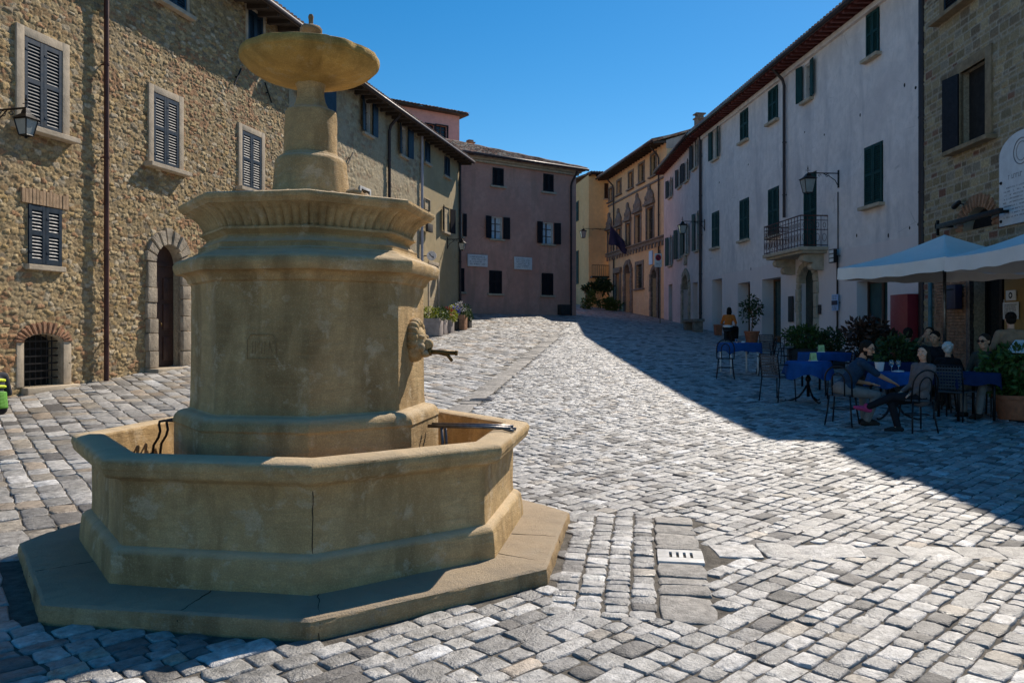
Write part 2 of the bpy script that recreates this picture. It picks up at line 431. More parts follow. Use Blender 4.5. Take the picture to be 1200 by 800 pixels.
def build_paving():
    def base(x,y):
        k=(y>1.2)&(y<72)&(x>LW(y)-.35)&(x<RW(y)+.6)&~in_oct(x,y,2.04)
        k&=~((x<3.6)&(y>41.4+.69*(x+2.65)))   # under the pink house
        k&=~(y>64)
        return k
    def special(x,y):
        p,q=strip_pq(x,y); a=(p>-.585)&(p<.325)&(q>-.08)&(q<2.25)
        b=(x>1.35)&(x<3.7)&(np.abs(y-5.62)<.15)
        p,q=strip2_pq(x,y); c=(p>-.02)&(p<.44)&(q>-4)&(q<17)
        return a|b|c
    bound=lambda y: np.where(y>9,-.75+.15*(y-14),np.where(y>4.2,-1.5,-30))
    rgt=lambda x,y: base(x,y)&~special(x,y)&(x>=bound(y))
    lft=lambda x,y: base(x,y)&~special(x,y)&(x<bound(y))
    A=stone_rows((2,8),R(44),(-60,70),(-60,60),lambda x,y:rgt(x,y)&(y<24),(.10,.165),(.105,.225))
    A2=stone_rows((2,8),R(44),(-60,70),(-60,60),lambda x,y:rgt(x,y)&(y>=24),(.14,.21),(.15,.30))
    B=stone_rows((-4,8),R(126),(-60,60),(-60,60),lft,(.20,.27),(.22,.48))
    C=np.array([(SO[0]+SN[0]*.165+SD[0]*(a+b)/2,SO[1]+SN[1]*.165+SD[1]*(a+b)/2,(b-a)/2,.16,math.atan2(SD[1],SD[0])) for a,b in ((-.1,.33),(.33,.52),(.52,.66),(.66,.95),(1.29,1.40),(1.40,1.70),(1.70,2.0),(2.0,2.3))])
    # four columns of narrow setts beside the fountain step
    Dm=[]
    for k in range(4):
        q=-.1
        while q<2.2:
            L=RNG.uniform(.08,.16); p=-.08-.155*k
            x=SO[0]+SN[0]*p+SD[0]*(q+L/2); y=SO[1]+SN[1]*p+SD[1]*(q+L/2)
            if not in_oct(np.array(x),np.array(y),2.06): Dm.append((x,y,L/2,.076,math.atan2(SD[1],SD[0])))
            q+=L
    Em=[]; x=1.42
    while x<3.7:
        L=RNG.uniform(.25,.5); Em.append((x+L/2,5.62-.03*(x-1.4),L/2,RNG.uniform(.13,.17),R(-2))); x+=L
    Fm=[]; q=-4
    while q<17:
        L=RNG.uniform(.3,.6); Fm.append((S2O[0]+S2N[0]*.21+S2[0]*(q+L/2),S2O[1]+S2N[1]*.21+S2[1]*(q+L/2),L/2,.2,math.atan2(S2[1],S2[0]))); q+=L
    sets=[(A,0),(A2,0),(B,1),(C,2),(np.array(Dm),0),(np.array(Em),0),(np.array(Fm),2)]
    P=np.concatenate([s for s,_ in sets]); kind=np.concatenate([np.full(len(s),k) for s,k in sets])
    n=len(P); cx,cy,a,b,ang=P.T
    ux=np.array([-1,0,1,1.03,1,0,-1,-1.03]); uy=np.array([-1,-1.04,-1,0,1,1.04,1,0])
    g=RNG.uniform(.0035,.0075,n)
    a=np.maximum(a-g,.02); b=np.maximum(b-g,.02)
    js=np.where(kind==2,.25,1.)[:,None]; jx=RNG.normal(0,.06,(n,8))*js; jy=RNG.normal(0,.085,(n,8))*js
    px=(ux*np.where(np.abs(ux*uy)>.9,.965,1)+jx)*a[:,None]; py=(uy*np.where(np.abs(ux*uy)>.9,.955,1)+jy)*b[:,None]
    bev=np.minimum(.013/np.minimum(a,b),.3)[:,None]
    rings=[(np.ones((n,1)),-.03),(np.ones((n,1))*.995,.004),(1-bev*.45,.0105),(1-bev,.0125)]
    rise=RNG.normal(0,.0022,n)[:,None]; tx=RNG.normal(0,.024,n)[:,None]; ty=RNG.normal(0,.024,n)[:,None]
    VX=[];VY=[];VZ=[]
    for s,z in rings:
        x=px*s; y=py*s; VX.append(x);VY.append(y)
        VZ.append(np.full((n,8),z)+(rise+tx*x+ty*y if z>0 else 0)+(RNG.normal(0,.0018,(n,8)) if z>0 else 0))
    VX.append(np.zeros((n,1)));VY.append(np.zeros((n,1)));VZ.append(.0128+rise+RNG.normal(0,.002,(n,1)))
    lx=np.concatenate(VX,1);ly=np.concatenate(VY,1);lz=np.concatenate(VZ,1)
    c,s_=np.cos(ang)[:,None],np.sin(ang)[:,None]
    wx=cx[:,None]+c*lx-s_*ly; wy=cy[:,None]+s_*lx+c*ly
    V=np.stack([wx,wy,lz+gz(wx,wy)],-1).reshape(-1,3)
    q=[]
    for r in range(3):
        for k in range(8):
            k2=(k+1)%8; q.append((r*8+k,r*8+k2,(r+1)*8+k2,(r+1)*8+k))
    t=[(24+k,24+(k+1)%8,32) for k in range(8)]
    off=(np.arange(n)*33)[:,None,None]
    Q=(np.array(q)[None]+off).reshape(-1,4); T=(np.array(t)[None]+off).reshape(-1,3)
    pal=np.array([(.42,.405,.385),(.48,.465,.44),(.29,.28,.268),(.58,.565,.545),(.42,.37,.305),(.15,.14,.132),(.44,.36,.28)])
    w0=[.28,.22,.18,.17,.03,.11,.01]; w1=[.17,.24,.09,.15,.17,.06,.12]
    idx=np.where(kind==1,RNG.choice(7,n,p=w1),RNG.choice(7,n,p=w0))
    col=np.minimum(pal[idx]*np.exp(RNG.normal(-.24,.18,(n,1))),.58)
    col[kind==2]=np.array((.25,.232,.21))*RNG.uniform(.85,1.15,((kind==2).sum(),1))
    ro=np.where(idx==5,RNG.uniform(.5,.65,n),RNG.uniform(.27,.48,n)); ro[kind==2]=.62
    C4=np.concatenate([col,ro[:,None]],1); C4=np.repeat(C4,33,0)
    o=np_mesh('paving',V,Q,M['cobble'],col=C4,tris=T)
    o.data.set_sharp_from_angle(angle=R(50))
    tag(o,kind='structure')

# ------------------------------------------------------------------ masonry patterns on a wall grid
TAB=np.random.default_rng(5).random((256,256,6))
def hsh(i,j,k,seed=0): return TAB[(i*7+seed*31)%256,(j*13+seed*17+(i//256)*5)%256,k]
def vnoise(U,Z,sc,seed=0,k=0):
    x=U*sc; y=Z*sc; i=np.floor(x).astype(int); j=np.floor(y).astype(int); fx=x-i; fy=y-j
    fx=fx*fx*(3-2*fx); fy=fy*fy*(3-2*fy); h=lambda a,b: TAB[(a+seed*37)%256,(b+seed*91)%256,k]
    return (h(i,j)*(1-fx)+h(i+1,j)*fx)*(1-fy)+(h(i,j+1)*(1-fx)+h(i+1,j+1)*fx)*fy
def cells(U,Z,cw,ch,jit,seed,pw=2.7):
    wu=U+.05*(vnoise(U,Z,4,seed)-.5); wz=Z+.05*(vnoise(U,Z,4,seed+3)-.5)
    x=wu/cw; y=wz/ch; j0=np.floor(y).astype(int)
    d1=np.full(U.shape,9.);d2=d1.copy();ci=np.zeros(U.shape,int);cj=ci.copy()
    for dj in (-1,0,1):
        j=j0+dj; ro=hsh(np.zeros_like(j),j,5,seed); i0=np.floor(x-ro).astype(int)
        for di in (-1,0,1,2) if False else (-1,0,1):
            i=i0+di
            sx=i+ro+.5+jit*(hsh(i,j,0,seed)-.5); sy=j+.5+jit*.75*(hsh(i,j,1,seed)-.5)
            d=((np.abs(x-sx)*.9)**pw+(np.abs(y-sy)*1.05)**pw)**(1/pw)*(.78+.55*hsh(i,j,2,seed))
            n=d<d1
            d2=np.where(n,d1,np.minimum(d2,d)); ci=np.where(n,i,ci); cj=np.where(n,j,cj); d1=np.where(n,d,d1)
    return d2-d1,ci,cj,d1
def pat_rubble(U,Z):
    e,i,j,d=cells(U,Z,.155,.085,.9,1)
    s=np.clip((e-.03)/.17,0,1); s=s*s*(3-2*s)
    r=hsh(i,j,3,1); r2=hsh(i,j,4,1)
    ht=s*(.010+.015*r*r+.003*r)+.014*(vnoise(U,Z,18,2)-.5)*s+.012*(vnoise(U,Z,1.3,3)-.5)+s*.012*((U*7+r*9)%1-.5)*0
    tilt=(vnoise(U,Z,3,9)-.5)*.012
    pal=np.array([(.49,.345,.165),(.56,.42,.225),(.42,.305,.16),(.60,.49,.33),(.38,.24,.105),(.43,.235,.115),(.31,.245,.16),(.52,.355,.15)])
    cum=np.array([.22,.42,.56,.66,.76,.86,.94,1.01]); pi=np.searchsorted(cum,r2)
    # ruddy brick patches
    bp=vnoise(U,Z,.75,7)>.72; pi=np.where(bp&(r2>.5),5,pi)
    col=pal[np.clip(pi,0,7)]*(.62+.5*r)[...,None]
    mort=np.array((.38,.275,.15))*(.85+.3*vnoise(U,Z,5,4))[...,None]
    return ht+tilt,mort*(1-s[...,None])+col*s[...,None]
def pat_fine(U,Z):
    e,i,j,d=cells(U,Z,.30,.14,.7,2)
    s=np.clip(e/.28,0,1); s=s*s*(3-2*s); cover=np.clip((vnoise(U,Z,.6,5)*.6+vnoise(U,Z,2.2,6)*.4-.42)*5,0,1)
    r=hsh(i,j,3,2); r2=hsh(i,j,4,2); k=1-.75*cover
    ht=s*(.012+.016*r)*k+.01*(vnoise(U,Z,5,2)-.5)+.01*cover
    pal=np.array([(.42,.325,.185),(.47,.39,.25),(.37,.29,.175),(.33,.225,.13)]); col=pal[(r2*3.99).astype(int)]*(.85+.3*r)[...,None]
    mort=np.array((.45,.37,.235)); w=(s*k)[...,None]
    return ht,mort*(1-w)+col*w
def pat_ashlar(U,Z):
    # courses of squared stones of uneven height
    hs=np.random.default_rng(3).choice([.10,.13,.17,.22],160,p=[.25,.3,.28,.17]); e=np.cumsum(hs)-2
    zz=Z+.012*(vnoise(U,Z,3,1)-.5); j=np.searchsorted(e,zz); lo=np.where(j>0,e[np.clip(j-1,0,159)],-2); h=hs[np.clip(j,0,159)]
    cw=.16+h*.9; x=U/cw+hsh(j,j*0+3,0,4)*7+.0; i=np.floor(x).astype(int)
    # uneven joints
    f=x-i; jl=.28*(hsh(i,j,1,4)-.5); jr=.28*(hsh(i+1,j,1,4)-.5)
    left=f<jl; right=f>1+jr; i=np.where(left,i-1,np.where(right,i+1,i))
    jl=.28*(hsh(i,j,1,4)-.5); jr=.28*(hsh(i+1,j,1,4)-.5); f=x-i
    du=np.minimum(f-jl,1+jr-f)*cw; dz=np.minimum(zz-lo,lo+h-zz); d=np.minimum(du,dz)
    s=np.clip((d-.008)/.018,0,1); r=hsh(i,j,2,4); r2=hsh(i,j,4,4)
    pal=np.array([(.36,.275,.15),(.30,.23,.125),(.44,.345,.20),(.23,.17,.105),(.24,.11,.07),(.33,.28,.2)])
    pi=np.searchsorted(np.array([.3,.55,.73,.86,.92,1.01]),r2); col=pal[np.clip(pi,0,5)]*(.8+.35*r)[...,None]
    mort=np.array((.46,.40,.31))
    ht=s*(.012+.014*r)+.008*(vnoise(U,Z,9,2)-.5)
    return ht,mort*(1-s[...,None])+col*s[...,None]

# ------------------------------------------------------------------ buildings
class Bld:
    """a building with a street front. local x runs left to right along the front, y goes into the wall, z is up"""
    def __init__(s,name,label,x0,y0,dx,dy,L,ztop,depth=8,cat='building'):
        n=math.hypot(dx,dy); s.d=(dx/n,dy/n); s.o=(x0,y0); s.L=L; s.zt=ztop; s.dep=depth
        s.root=empty(name,(x0,y0,0),math.atan2(s.d[1],s.d[0]),label,cat); s.holes=[]
    def U(s,px):
        k=(px-CX)/F; return (k*s.o[1]-s.o[0])/(s.d[0]-k*s.d[1])
    def Y(s,u): return s.o[1]+s.d[1]*u
    def Z(s,u,py): return EYE+(CY-py)*s.Y(u)/F
    def W(s,u,y,z): return Vector((s.o[0]+s.d[0]*u-s.d[1]*y, s.o[1]+s.d[1]*u+s.d[0]*y, z))
    def ang(s): return math.atan2(s.d[1],s.d[0])
    def g(s,u): p=s.W(u,0,0); return float(gz(p.x,p.y))
    def rect(s,pl,pr,pt,pb):
        u0,u1=s.U(pl),s.U(pr); uc=s.U((pl+pr)/2); return u0,u1,s.Z(uc,pb),s.Z(uc,pt)
    def hole(s,u0,u1,z0,z1,dep=.22): s.holes.append((u0,u1,z0,z1,dep))
    def wall(s,mat,pat=None,step=.5,u_vis=None,name='wall',inner=None,sides=True):
        L=s.L; zb=-1.5
        vis=u_vis or (0,L)
        def axis(a,b,st,cuts,extra=()):
            base=np.linspace(a,b,max(2,int(round((b-a)/st))+1)) if b>a else np.array([a])
            cuts=[c for c in cuts if a<=c<=b]
            if cuts:
                keep=np.min(np.abs(base[:,None]-np.array(cuts)[None]),1)>st*.45
                keep[0]=keep[-1]=True; base=base[keep]
            return np.unique(np.round(np.concatenate([base,cuts,extra]),5))
        us=axis(vis[0],vis[1],step,[h[0] for h in s.holes]+[h[1] for h in s.holes],[v for v in (0,L) if not vis[0]<=v<=vis[1]])
        zg=max(zb,min(s.g(0),s.g(L))-.35)
        zs=axis(zg,s.zt,step,[h[2] for h in s.holes]+[h[3] for h in s.holes],[zb])
        U,Z=np.meshgrid(us,zs); Yv=np.zeros_like(U); col=None
        if pat: ht,c=pat(U,Z); ht=np.where(U>(u_vis[1] if u_vis else 1e9)-.001,0,ht); Yv=-ht; col=np.concatenate([c,np.ones(c.shape[:2]+(1,))],-1).reshape(-1,4)
        V=np.stack([U,Yv,Z],-1).reshape(-1,3)
        nu,nz=len(us),len(zs); i=np.arange(nu*nz).reshape(nz,nu)
        Q=np.stack([i[:-1,:-1],i[:-1,1:],i[1:,1:],i[1:,:-1]],-1).reshape(-1,4)
        cu=((us[:-1]+us[1:])/2)[None].repeat(nz-1,0).ravel(); cz=((zs[:-1]+zs[1:])/2)[:,None].repeat(nu-1,1).ravel()
        keep=np.ones(len(Q),bool)
        for h in s.holes: keep&=~((cu>h[0])&(cu<h[1])&(cz>h[2])&(cz<h[3]))
        Q=Q[keep]
        ev=[];eq=[];b=len(V)
        def quad(*p):
            k=b+len(ev); ev.extend(p); eq.append((k,k+1,k+2,k+3))
        y0=-.03 if pat else 0
        for u0,u1,z0,z1,dp in s.holes:
            quad((u0,y0,z0),(u0,dp,z0),(u0,dp,z1),(u0,y0,z1)); quad((u1,dp,z0),(u1,y0,z0),(u1,y0,z1),(u1,dp,z1))
            quad((u0,dp,z1),(u1,dp,z1),(u1,y0,z1),(u0,y0,z1)); quad((u0,y0,z0),(u1,y0,z0),(u1,dp,z0),(u0,dp,z0))
        if sides:
            e=s.dep; t=s.zt
            quad((0,0,zb),(0,0,t),(0,e,t),(0,e,zb)); quad((L,0,zb),(L,e,zb),(L,e,t),(L,0,t))
            quad((L,e,zb),(0,e,zb),(0,e,t),(L,e,t)); quad((0,0,t),(L,0,t),(L,e,t),(0,e,t))
        if ev:
            V=np.concatenate([V,np.array(ev)]); Q=np.concatenate([Q,np.array(eq)])
            if col is not None: col=np.concatenate([col,np.tile([.40,.33,.23,1],(len(ev),1))])
        o=np_mesh(name,V,Q,mat,s.root,col,smooth=bool(pat))
        if pat: o.data.set_sharp_from_angle(angle=R(75))
        return o
    def part(s,name,mb,mat,smooth=False,angle=None,parent=None,label=None):
        o=mb.build(name,mat,parent or s.root,smooth,angle)
        if label: o['label']=label
        return o
    # ---------------- openings
    def louvre(s,mb,u0,u1,z0,z1,y,th=.035,n=None,mid=True):
        """one louvred leaf lying in the wall plane"""
        st=min(.07,(u1-u0)*.2); ra=.09
        mb.box(u0,u0+st,y,y+th,z0,z1); mb.box(u1-st,u1,y,y+th,z0,z1)
        mb.box(u0+st,u1-st,y+.002,y+th-.002,z0,z0+ra); mb.box(u0+st,u1-st,y+.002,y+th-.002,z1-ra,z1)
        zm=(z0+z1)/2+.03
        secs=[(z0+ra,z1-ra)]
        if mid and z1-z0>1.0:
            mb.box(u0+st,u1-st,y+.002,y+th-.002,zm-.04,zm+.04); secs=[(z0+ra,zm-.04),(zm+.04,z1-ra)]
        for a,b in secs:
            n=max(3,int((b-a)/.06)); h=(b-a)/n
            for k in range(n):
                z=a+k*h
                # a thin slat sloping down and outwards
                mb.add([(u0+st,y+.004,z+.004),(u1-st,y+.004,z+.004),(u1-st,y+th-.004,z+h*.62),(u0+st,y+th-.004,z+h*.62),
                        (u0+st,y+.004,z+.014),(u1-st,y+.004,z+.014),(u1-st,y+th-.004,z+h*.62+.010),(u0+st,y+th-.004,z+h*.62+.010)],
                       [(0,3,2,1),(4,5,6,7),(0,1,5,4),(2,3,7,6)])
        mb.box(u0+st,u1-st,y+th-.003,y+th-.001,z0+ra,z1-ra)
        for zz in (z0+.22,z1-.22):
            mb.box(u0+st*.2,u0+st*1.4,y-.008,y,zz-.015,zz+.015)
    def win(s,pl,pr,pt,pb,kind='closed',mat='sh_blue',surround=0,smat='frame_stone',sill=True,sillmat=None,leaf=2,pane='glass',
            open_leaves=None,dep=.2,label=None,detail=True,lintel=False,bars=False,sillout=.12,ornament=False,ext=.1):
        u0,u1,z0,z1=s.rect(pl,pr,pt,pb)
        s.hole(u0,u1,z0,z1,dep)
        f=MB(); w=surround
        pr_=.055
        if w:
            f.bbox(u0-w,u0,-pr_,.05,z0-.02,z1+w,.008); f.bbox(u1,u1+w,-pr_,.05,z0-.02,z1+w,.008); f.bbox(u0,u1,-pr_+.002,.05,z1,z1+w*.98,.008)
        else:
            f.box(u0,u0+.05,.05,dep,z0,z1); f.box(u1-.05,u1,.05,dep,z0,z1); f.box(u0+.05,u1-.05,.052,dep,z1-.05,z1)
        if ornament:
            uc=(u0+u1)/2; W=(u1-u0)/2+w
            f.box(uc-W-.12,uc+W+.12,-.22,.0,z1+w,z1+w+.16); f.box(uc-W-.02,uc+W+.02,-.14,-.0,z1+w+.162,z1+w+.34)
            f.ell((uc,-.06,z1+w+.6),(W*.75,.14,.42),12,8); f.ell((uc,-.08,z1+w+1.05),(.16,.12,.3),10,7)
            f.ell((uc-W*.8,-.08,z1+w+.5),(.12,.1,.2),8,6); f.ell((uc+W*.8,-.08,z1+w+.5),(.12,.1,.2),8,6)
        win=s.part('window',f,M[smat] if (w or ornament) else M['frame_white'],angle=40,label=label)
        p=MB()
        p.box(u0,u1,dep-.03,dep,z0,z1)
        if pane!='none': s.part('pane',p,M[pane],parent=win)
        if kind!='closed' and pane!='void':
            b=MB(); uc=(u0+u1)/2
            b.box(uc-.035,uc+.035,dep-.06,dep-.031,z0,z1)
            for fr in (.0,.34,.67): b.box(u0,u1,dep-.055,dep-.032,z0+(z1-z0)*fr,z0+(z1-z0)*fr+.035)
            s.part('glazing_bar',b,M['sh_brown'],parent=win)
        if sill:
            sl=MB(); sl.bbox(u0-w-ext,u1+w+ext,-sillout-pr_*bool(w),.06,z0-.10,z0-.001,.012)
            s.part('sill',sl,M[sillmat or smat],parent=win)
        if lintel:
            lb=MB(); n=max(5,int((u1-u0+.3)/.075))
            for k in range(n):
                a=u0-.15+(u1-u0+.3)*k/n
                lb.bbox(a+.005,a+(u1-u0+.3)/n-.005,-.052+random.uniform(-.006,.006),.02,z1+.005,z1+.29+random.uniform(-.03,.03),.006)
            s.part('brick_lintel',lb,M['brick_pale'],parent=win)
        y=-.03 if not w else -.045
        if kind=='closed':
            uc=(u0+u1)/2
            if leaf==2:
                for a,b in ((u0+.012,uc-.004),(uc+.004,u1-.012)):
                    q=MB(); s.louvre(q,a,b,z0+.012,z1-.012,y if w else -.045); s.part('shutter',q,M[mat],parent=win)
            else:
                q=MB(); s.louvre(q,u0+.012,u1-.012,z0+.012,z1-.012,y if w else -.045); s.part('shutter',q,M[mat],parent=win)
        elif kind=='open':
            wl=(u1-u0)/2
            for side in (-1,1):
                if open_leaves and side not in open_leaves: continue
                q=MB(); s.louvre(q,0,wl,z0+.01,z1-.01,0)
                hinge=u0 if side<0 else u1
                a=R(random.uniform(6,16))
                # swing the leaf back against the wall
                for i,v in enumerate(q.v):
                    x,yy,z=v
                    if side<0: nx=hinge-math.cos(a)*x+math.sin(a)*yy*0; ny=-.06-math.sin(a)*x-yy
                    else: nx=hinge+math.cos(a)*x; ny=-.06-math.sin(a)*x-yy
                    q.v[i]=(nx,ny,z)
                s.part('shutter',q,M[mat],parent=win)
        if bars:
            q=MB(); n=max(4,int((u1-u0)/.13))
            for k in range(1,n):
                a=u0+(u1-u0)*k/n; q.tube([(a,.05,z0),(a,.05,z1)],.011,5)
            m=max(3,int((z1-z0)/.2))
            for k in range(1,m): q.box(u0,u1,.035,.045,z0+(z1-z0)*k/m-.012,z0+(z1-z0)*k/m+.012)
            s.part('window_grille',q,M['iron'],parent=win)
        return win
    def eaves(s,ov=.65,th=.13,mat='darkwood',rafter=.55,slope=17,gutter='pipe_dark',u0=0,u1=None,lift=0,roofmat='tile',rw=.1):
        u1=s.L if u1 is None else u1; z=s.zt+lift; k=math.tan(R(slope)); e=s.dep
        rf=MB()
        y1=e/2
        for a,b,c,d in ((-ov,y1,z-ov*k*.4,z+y1*k),(y1,e+ov,z+y1*k,z-ov*k*.4)):
            rf.add([(u0,a,c),(u1,a,c),(u1,b,d),(u0,b,d),(u0,a,c+th),(u1,a,c+th),(u1,b,d+th),(u0,b,d+th)],
                   [(0,3,2,1),(4,5,6,7),(0,1,5,4),(1,2,6,5),(2,3,7,6),(3,0,4,7)])
        # ends of the cover tiles along the edge
        n=int((u1-u0)/.2)
        for i in range(n):
            a=u0+(i+.5)*(u1-u0)/n
            rf.tube([(a,-ov-.05,z-ov*k*.4+th+.01),(a,.9,z+.9*k+th+.02)],.075,6)
        roof=s.part('roof',rf,M[roofmat],angle=35)
        n=max(2,int((u1-u0)/rafter)); first=None
        for i in range(n+1 if mat else 0):
            x=u0+.05+(u1-u0-.1)*i/n
            if first is not None: c=first.copy(); COL.objects.link(c); c.location.x=x; continue
            a=0; r=MB()
            r.add([(a-rw/2,-ov+.04,z-ov*k*.4-.1),(a+rw/2,-ov+.04,z-ov*k*.4-.1),(a+rw/2,.05,z-.14),(a-rw/2,.05,z-.14),
                   (a-rw/2,-ov+.04,z-ov*k*.4-.004),(a+rw/2,-ov+.04,z-ov*k*.4-.004),(a+rw/2,.05,z+.01),(a-rw/2,.05,z+.01)],
                  [(0,3,2,1),(4,5,6,7),(0,1,5,4),(1,2,6,5),(2,3,7,6),(3,0,4,7)])
            first=s.part('rafter',r,M[mat],parent=roof); first.location.x=x
        if mat:
            bd=MB(); bd.add([(u0,-ov+.02,z-ov*k*.4-.003),(u1,-ov+.02,z-ov*k*.4-.003),(u1,.02,z+.0),(u0,.02,z+.0)],[(0,1,2,3)]); s.part('soffit',bd,M[mat],parent=roof)
        if gutter:
            gm=MB(); gm.tube([(u0,-ov-.07,z-ov*k*.4+.03),(u1,-ov-.07,z-ov*k*.4+.03)],.07,8); s.part('gutter',gm,M[gutter],True,parent=roof)
        return roof
    def pipe(s,px,py_top,py_bot=None,mat='pipe_dark',r=.055,off=.1,elbow=True,ov=.6,label=None):
        u=s.U(px); zt=s.Z(u,py_top); zb=s.g(u)-.05 if py_bot is None else s.Z(u,py_bot)
        q=MB(); pts=[(u,-off,zb),(u,-off,zt-.5)]
        if elbow: pts=[(u,-off,zb),(u,-off,zt-.75),(u,-off-.06,zt-.55),(u,-ov+.1,zt-.2),(u,-ov-.02,zt)]
        else: pts=[(u,-off,zb),(u,-off,zt)]
        q.tube(pts,r,10)
        z=zb+.8
        while z<zt-1:
            q.lathe([(r+.012,z),(r+.012,z+.04)],10,(u,-off)); q.box(u-.012,u+.012,-off,0,z+.008,z+.03); z+=1.9
        return s.part('downpipe',q,M[mat],angle=40,label=label)
    def arch_fill(s,u0,u1,zs,mat,y=0.0,dep=.3,zt=None,parent=None,n=14,rise=None):
        """spandrel that closes the corners of a rectangular hole above an arch springing at zs"""
        uc=(u0+u1)/2; r=(u1-u0)/2; rise=rise or r; zt=zt or zs+rise
        q=MB(); pts=[(uc-r*math.cos(PI*k/n),zs+rise*math.sin(PI*k/n)) for k in range(n+1)]
        for k in range(n):
            (a,za),(b,zb)=pts[k],pts[k+1]
            q.add([(a,y,za),(b,y,zb),(b,y,zt+.01),(a,y,zt+.01),(a,dep,za),(b,dep,zb)],[(0,1,2,3),(0,4,5,1)])
        return s.part('arch',q,mat,parent=parent)
    def voussoirs(s,u0,u1,zs,w,y0,y1,n,mat,zbase,parent=None,jamb=.42,rough=.02,wj=None,rise=None,name='arch_surround'):
        """ring of wedge stones with block jambs"""
        uc=(u0+u1)/2; r=(u1-u0)/2; q=MB(); rise=rise or r
        for k in range(n):
            a0=PI*k/n+.02; a1=PI*(k+1)/n-.02; o=random.uniform(-rough,rough); e=random.uniform(-rough*2,rough*2)
            P=[(uc-r*math.cos(a0),zs+rise*math.sin(a0)),(uc-r*math.cos(a1),zs+rise*math.sin(a1)),
               (uc-(r+w+e)*math.cos(a1),zs+(rise+w+e)*math.sin(a1)),(uc-(r+w+e)*math.cos(a0),zs+(rise+w+e)*math.sin(a0))]
            bm=bmesh.new(); vs=[bm.verts.new((x,y0+o,z)) for x,z in P]+[bm.verts.new((x,y1,z)) for x,z in P]
            for f in ((0,1,2,3),(7,6,5,4),(0,4,5,1),(1,5,6,2),(2,6,7,3),(3,7,4,0)): bm.faces.new([vs[i] for i in f])
            bmesh.ops.bevel(bm,geom=list(bm.edges),offset=.018,segments=2,affect='EDGES'); bmesh.ops.recalc_face_normals(bm,faces=bm.faces); q.bm(bm)
        wj=wj or w
        if zbase is not None:
            for sd in (-1,1):
                z=zbase
                while z<zs-.06:
                    h=min(random.uniform(jamb*.8,jamb*1.2),zs-z)
                    if zs-z-h<.12: h=zs-z
                    e=random.uniform(-.03,.03); o=random.uniform(-rough,rough)
                    if sd<0: q.bbox(u0-wj+e,u0,y0+o,y1,z+.006,z+h-.006,.018)
                    else: q.bbox(u1,u1+wj+e,y0+o,y1,z+.006,z+h-.006,.018)
                    z+=h
        return s.part(name,q,mat,angle=40,parent=parent)

def tiled_slope(name,p00,p10,top_at,mat,parent,period=.24,rows=.36,amp=.055):
    """barrel tiles on a roof slope; top_at(f) gives the upper edge over the eave point at fraction f"""
    p00=np.array(p00,float);p10=np.array(p10,float); L=np.linalg.norm(p10-p00); ns=int(L/period)*6
    f=np.linspace(0,1,ns+1); E=p00+(p10-p00)*f[:,None]; T=np.array([top_at(x) for x in f])
    nt=int(np.max(np.linalg.norm(T-E,axis=1))/rows)*2+2
    t=np.repeat(np.linspace(0,1,nt//2+1),2)[1:-1] if nt>3 else np.linspace(0,1,3); nt=len(t)
    V=E[None]+(T-E)[None]*t[:,None,None]
    cor=np.abs(np.sin(PI*f*L/period))*amp; stp=np.where(np.arange(nt)%2==0,.05,.0)
    stp=np.where(np.arange(nt)%2==1,.0,.03)
    V[...,2]+=cor[None]+stp[:,None]+np.random.default_rng(2).normal(0,.008,V.shape[:2])
    i=np.arange(nt*(ns+1)).reshape(nt,ns+1)
    Q=np.stack([i[:-1,:-1],i[:-1,1:],i[1:,1:],i[1:,:-1]],-1).reshape(-1,4)
    return np_mesh(name,V.reshape(-1,3),Q,mat,parent,smooth=False)
# ------------------------------------------------------------------ the fountain
def oct_ring(prof, seg=10, flute=None, noise=.004, c=(FX,FY), seed=0, round_=.004, cap=True):
    """octagonal body from a profile of (corner radius, height); sides are subdivided and slightly worn"""
    n=8*seg; V=[]; rng=np.random.default_rng(seed)
    for j,(r,z) in enumerate(prof):
        for k in range(8):
            a0=FPHI-PI/2+k*PI/4; a1=a0+PI/4
            for i in range(seg):
                f=i/seg
                x=math.cos(a0)*(1-f)+math.cos(a1)*f; y=math.sin(a0)*(1-f)+math.sin(a1)*f
                e=1.0
                if i==0: e=1-round_*.35/max(r,.2)
                rr=r*e
                if flute and flute[0]<=j<=flute[1]:
                    w=math.sin(f*PI*flute[2]*1.0); rr+=flute[3]*(abs(w)**.7-.6)
                V.append((c[0]+rr*x,c[1]+rr*y,z))
    V=np.array(V)
    if noise:
        # slow wear plus fine unevenness, pushed outwards
        X,Y,Z=V.T; a=np.arctan2(Y-c[1],X-c[0])
        d=noise*(2.2*(vnoise(a*3+20,Z*3+9,1.1,seed)-.5)+1.3*(vnoise(a*14+50,Z*9+30,1.3,seed+2)-.5)+.8*(rng.random(len(X))-.5))
        rr=np.hypot(X-c[0],Y-c[1])+1e-6
        V[:,0]+=(X-c[0])/rr*d; V[:,1]+=(Y-c[1])/rr*d; V[:,2]+=d*.5
    m=len(prof); i=np.arange(m*n).reshape(m,n)
    Q=np.stack([i[:-1],np.roll(i[:-1],-1,1),np.roll(i[1:],-1,1),i[1:]],-1).reshape(-1,4)
    V=V.tolist(); T=[]
    if cap:
        zc=prof[-1][1]; V.append((c[0],c[1],zc)); b=len(V)-1
        T=[(int(i[-1,k]),int(i[-1,(k+1)%n]),b) for k in range(n)]
    return np.array(V),Q,np.array(T) if T else None

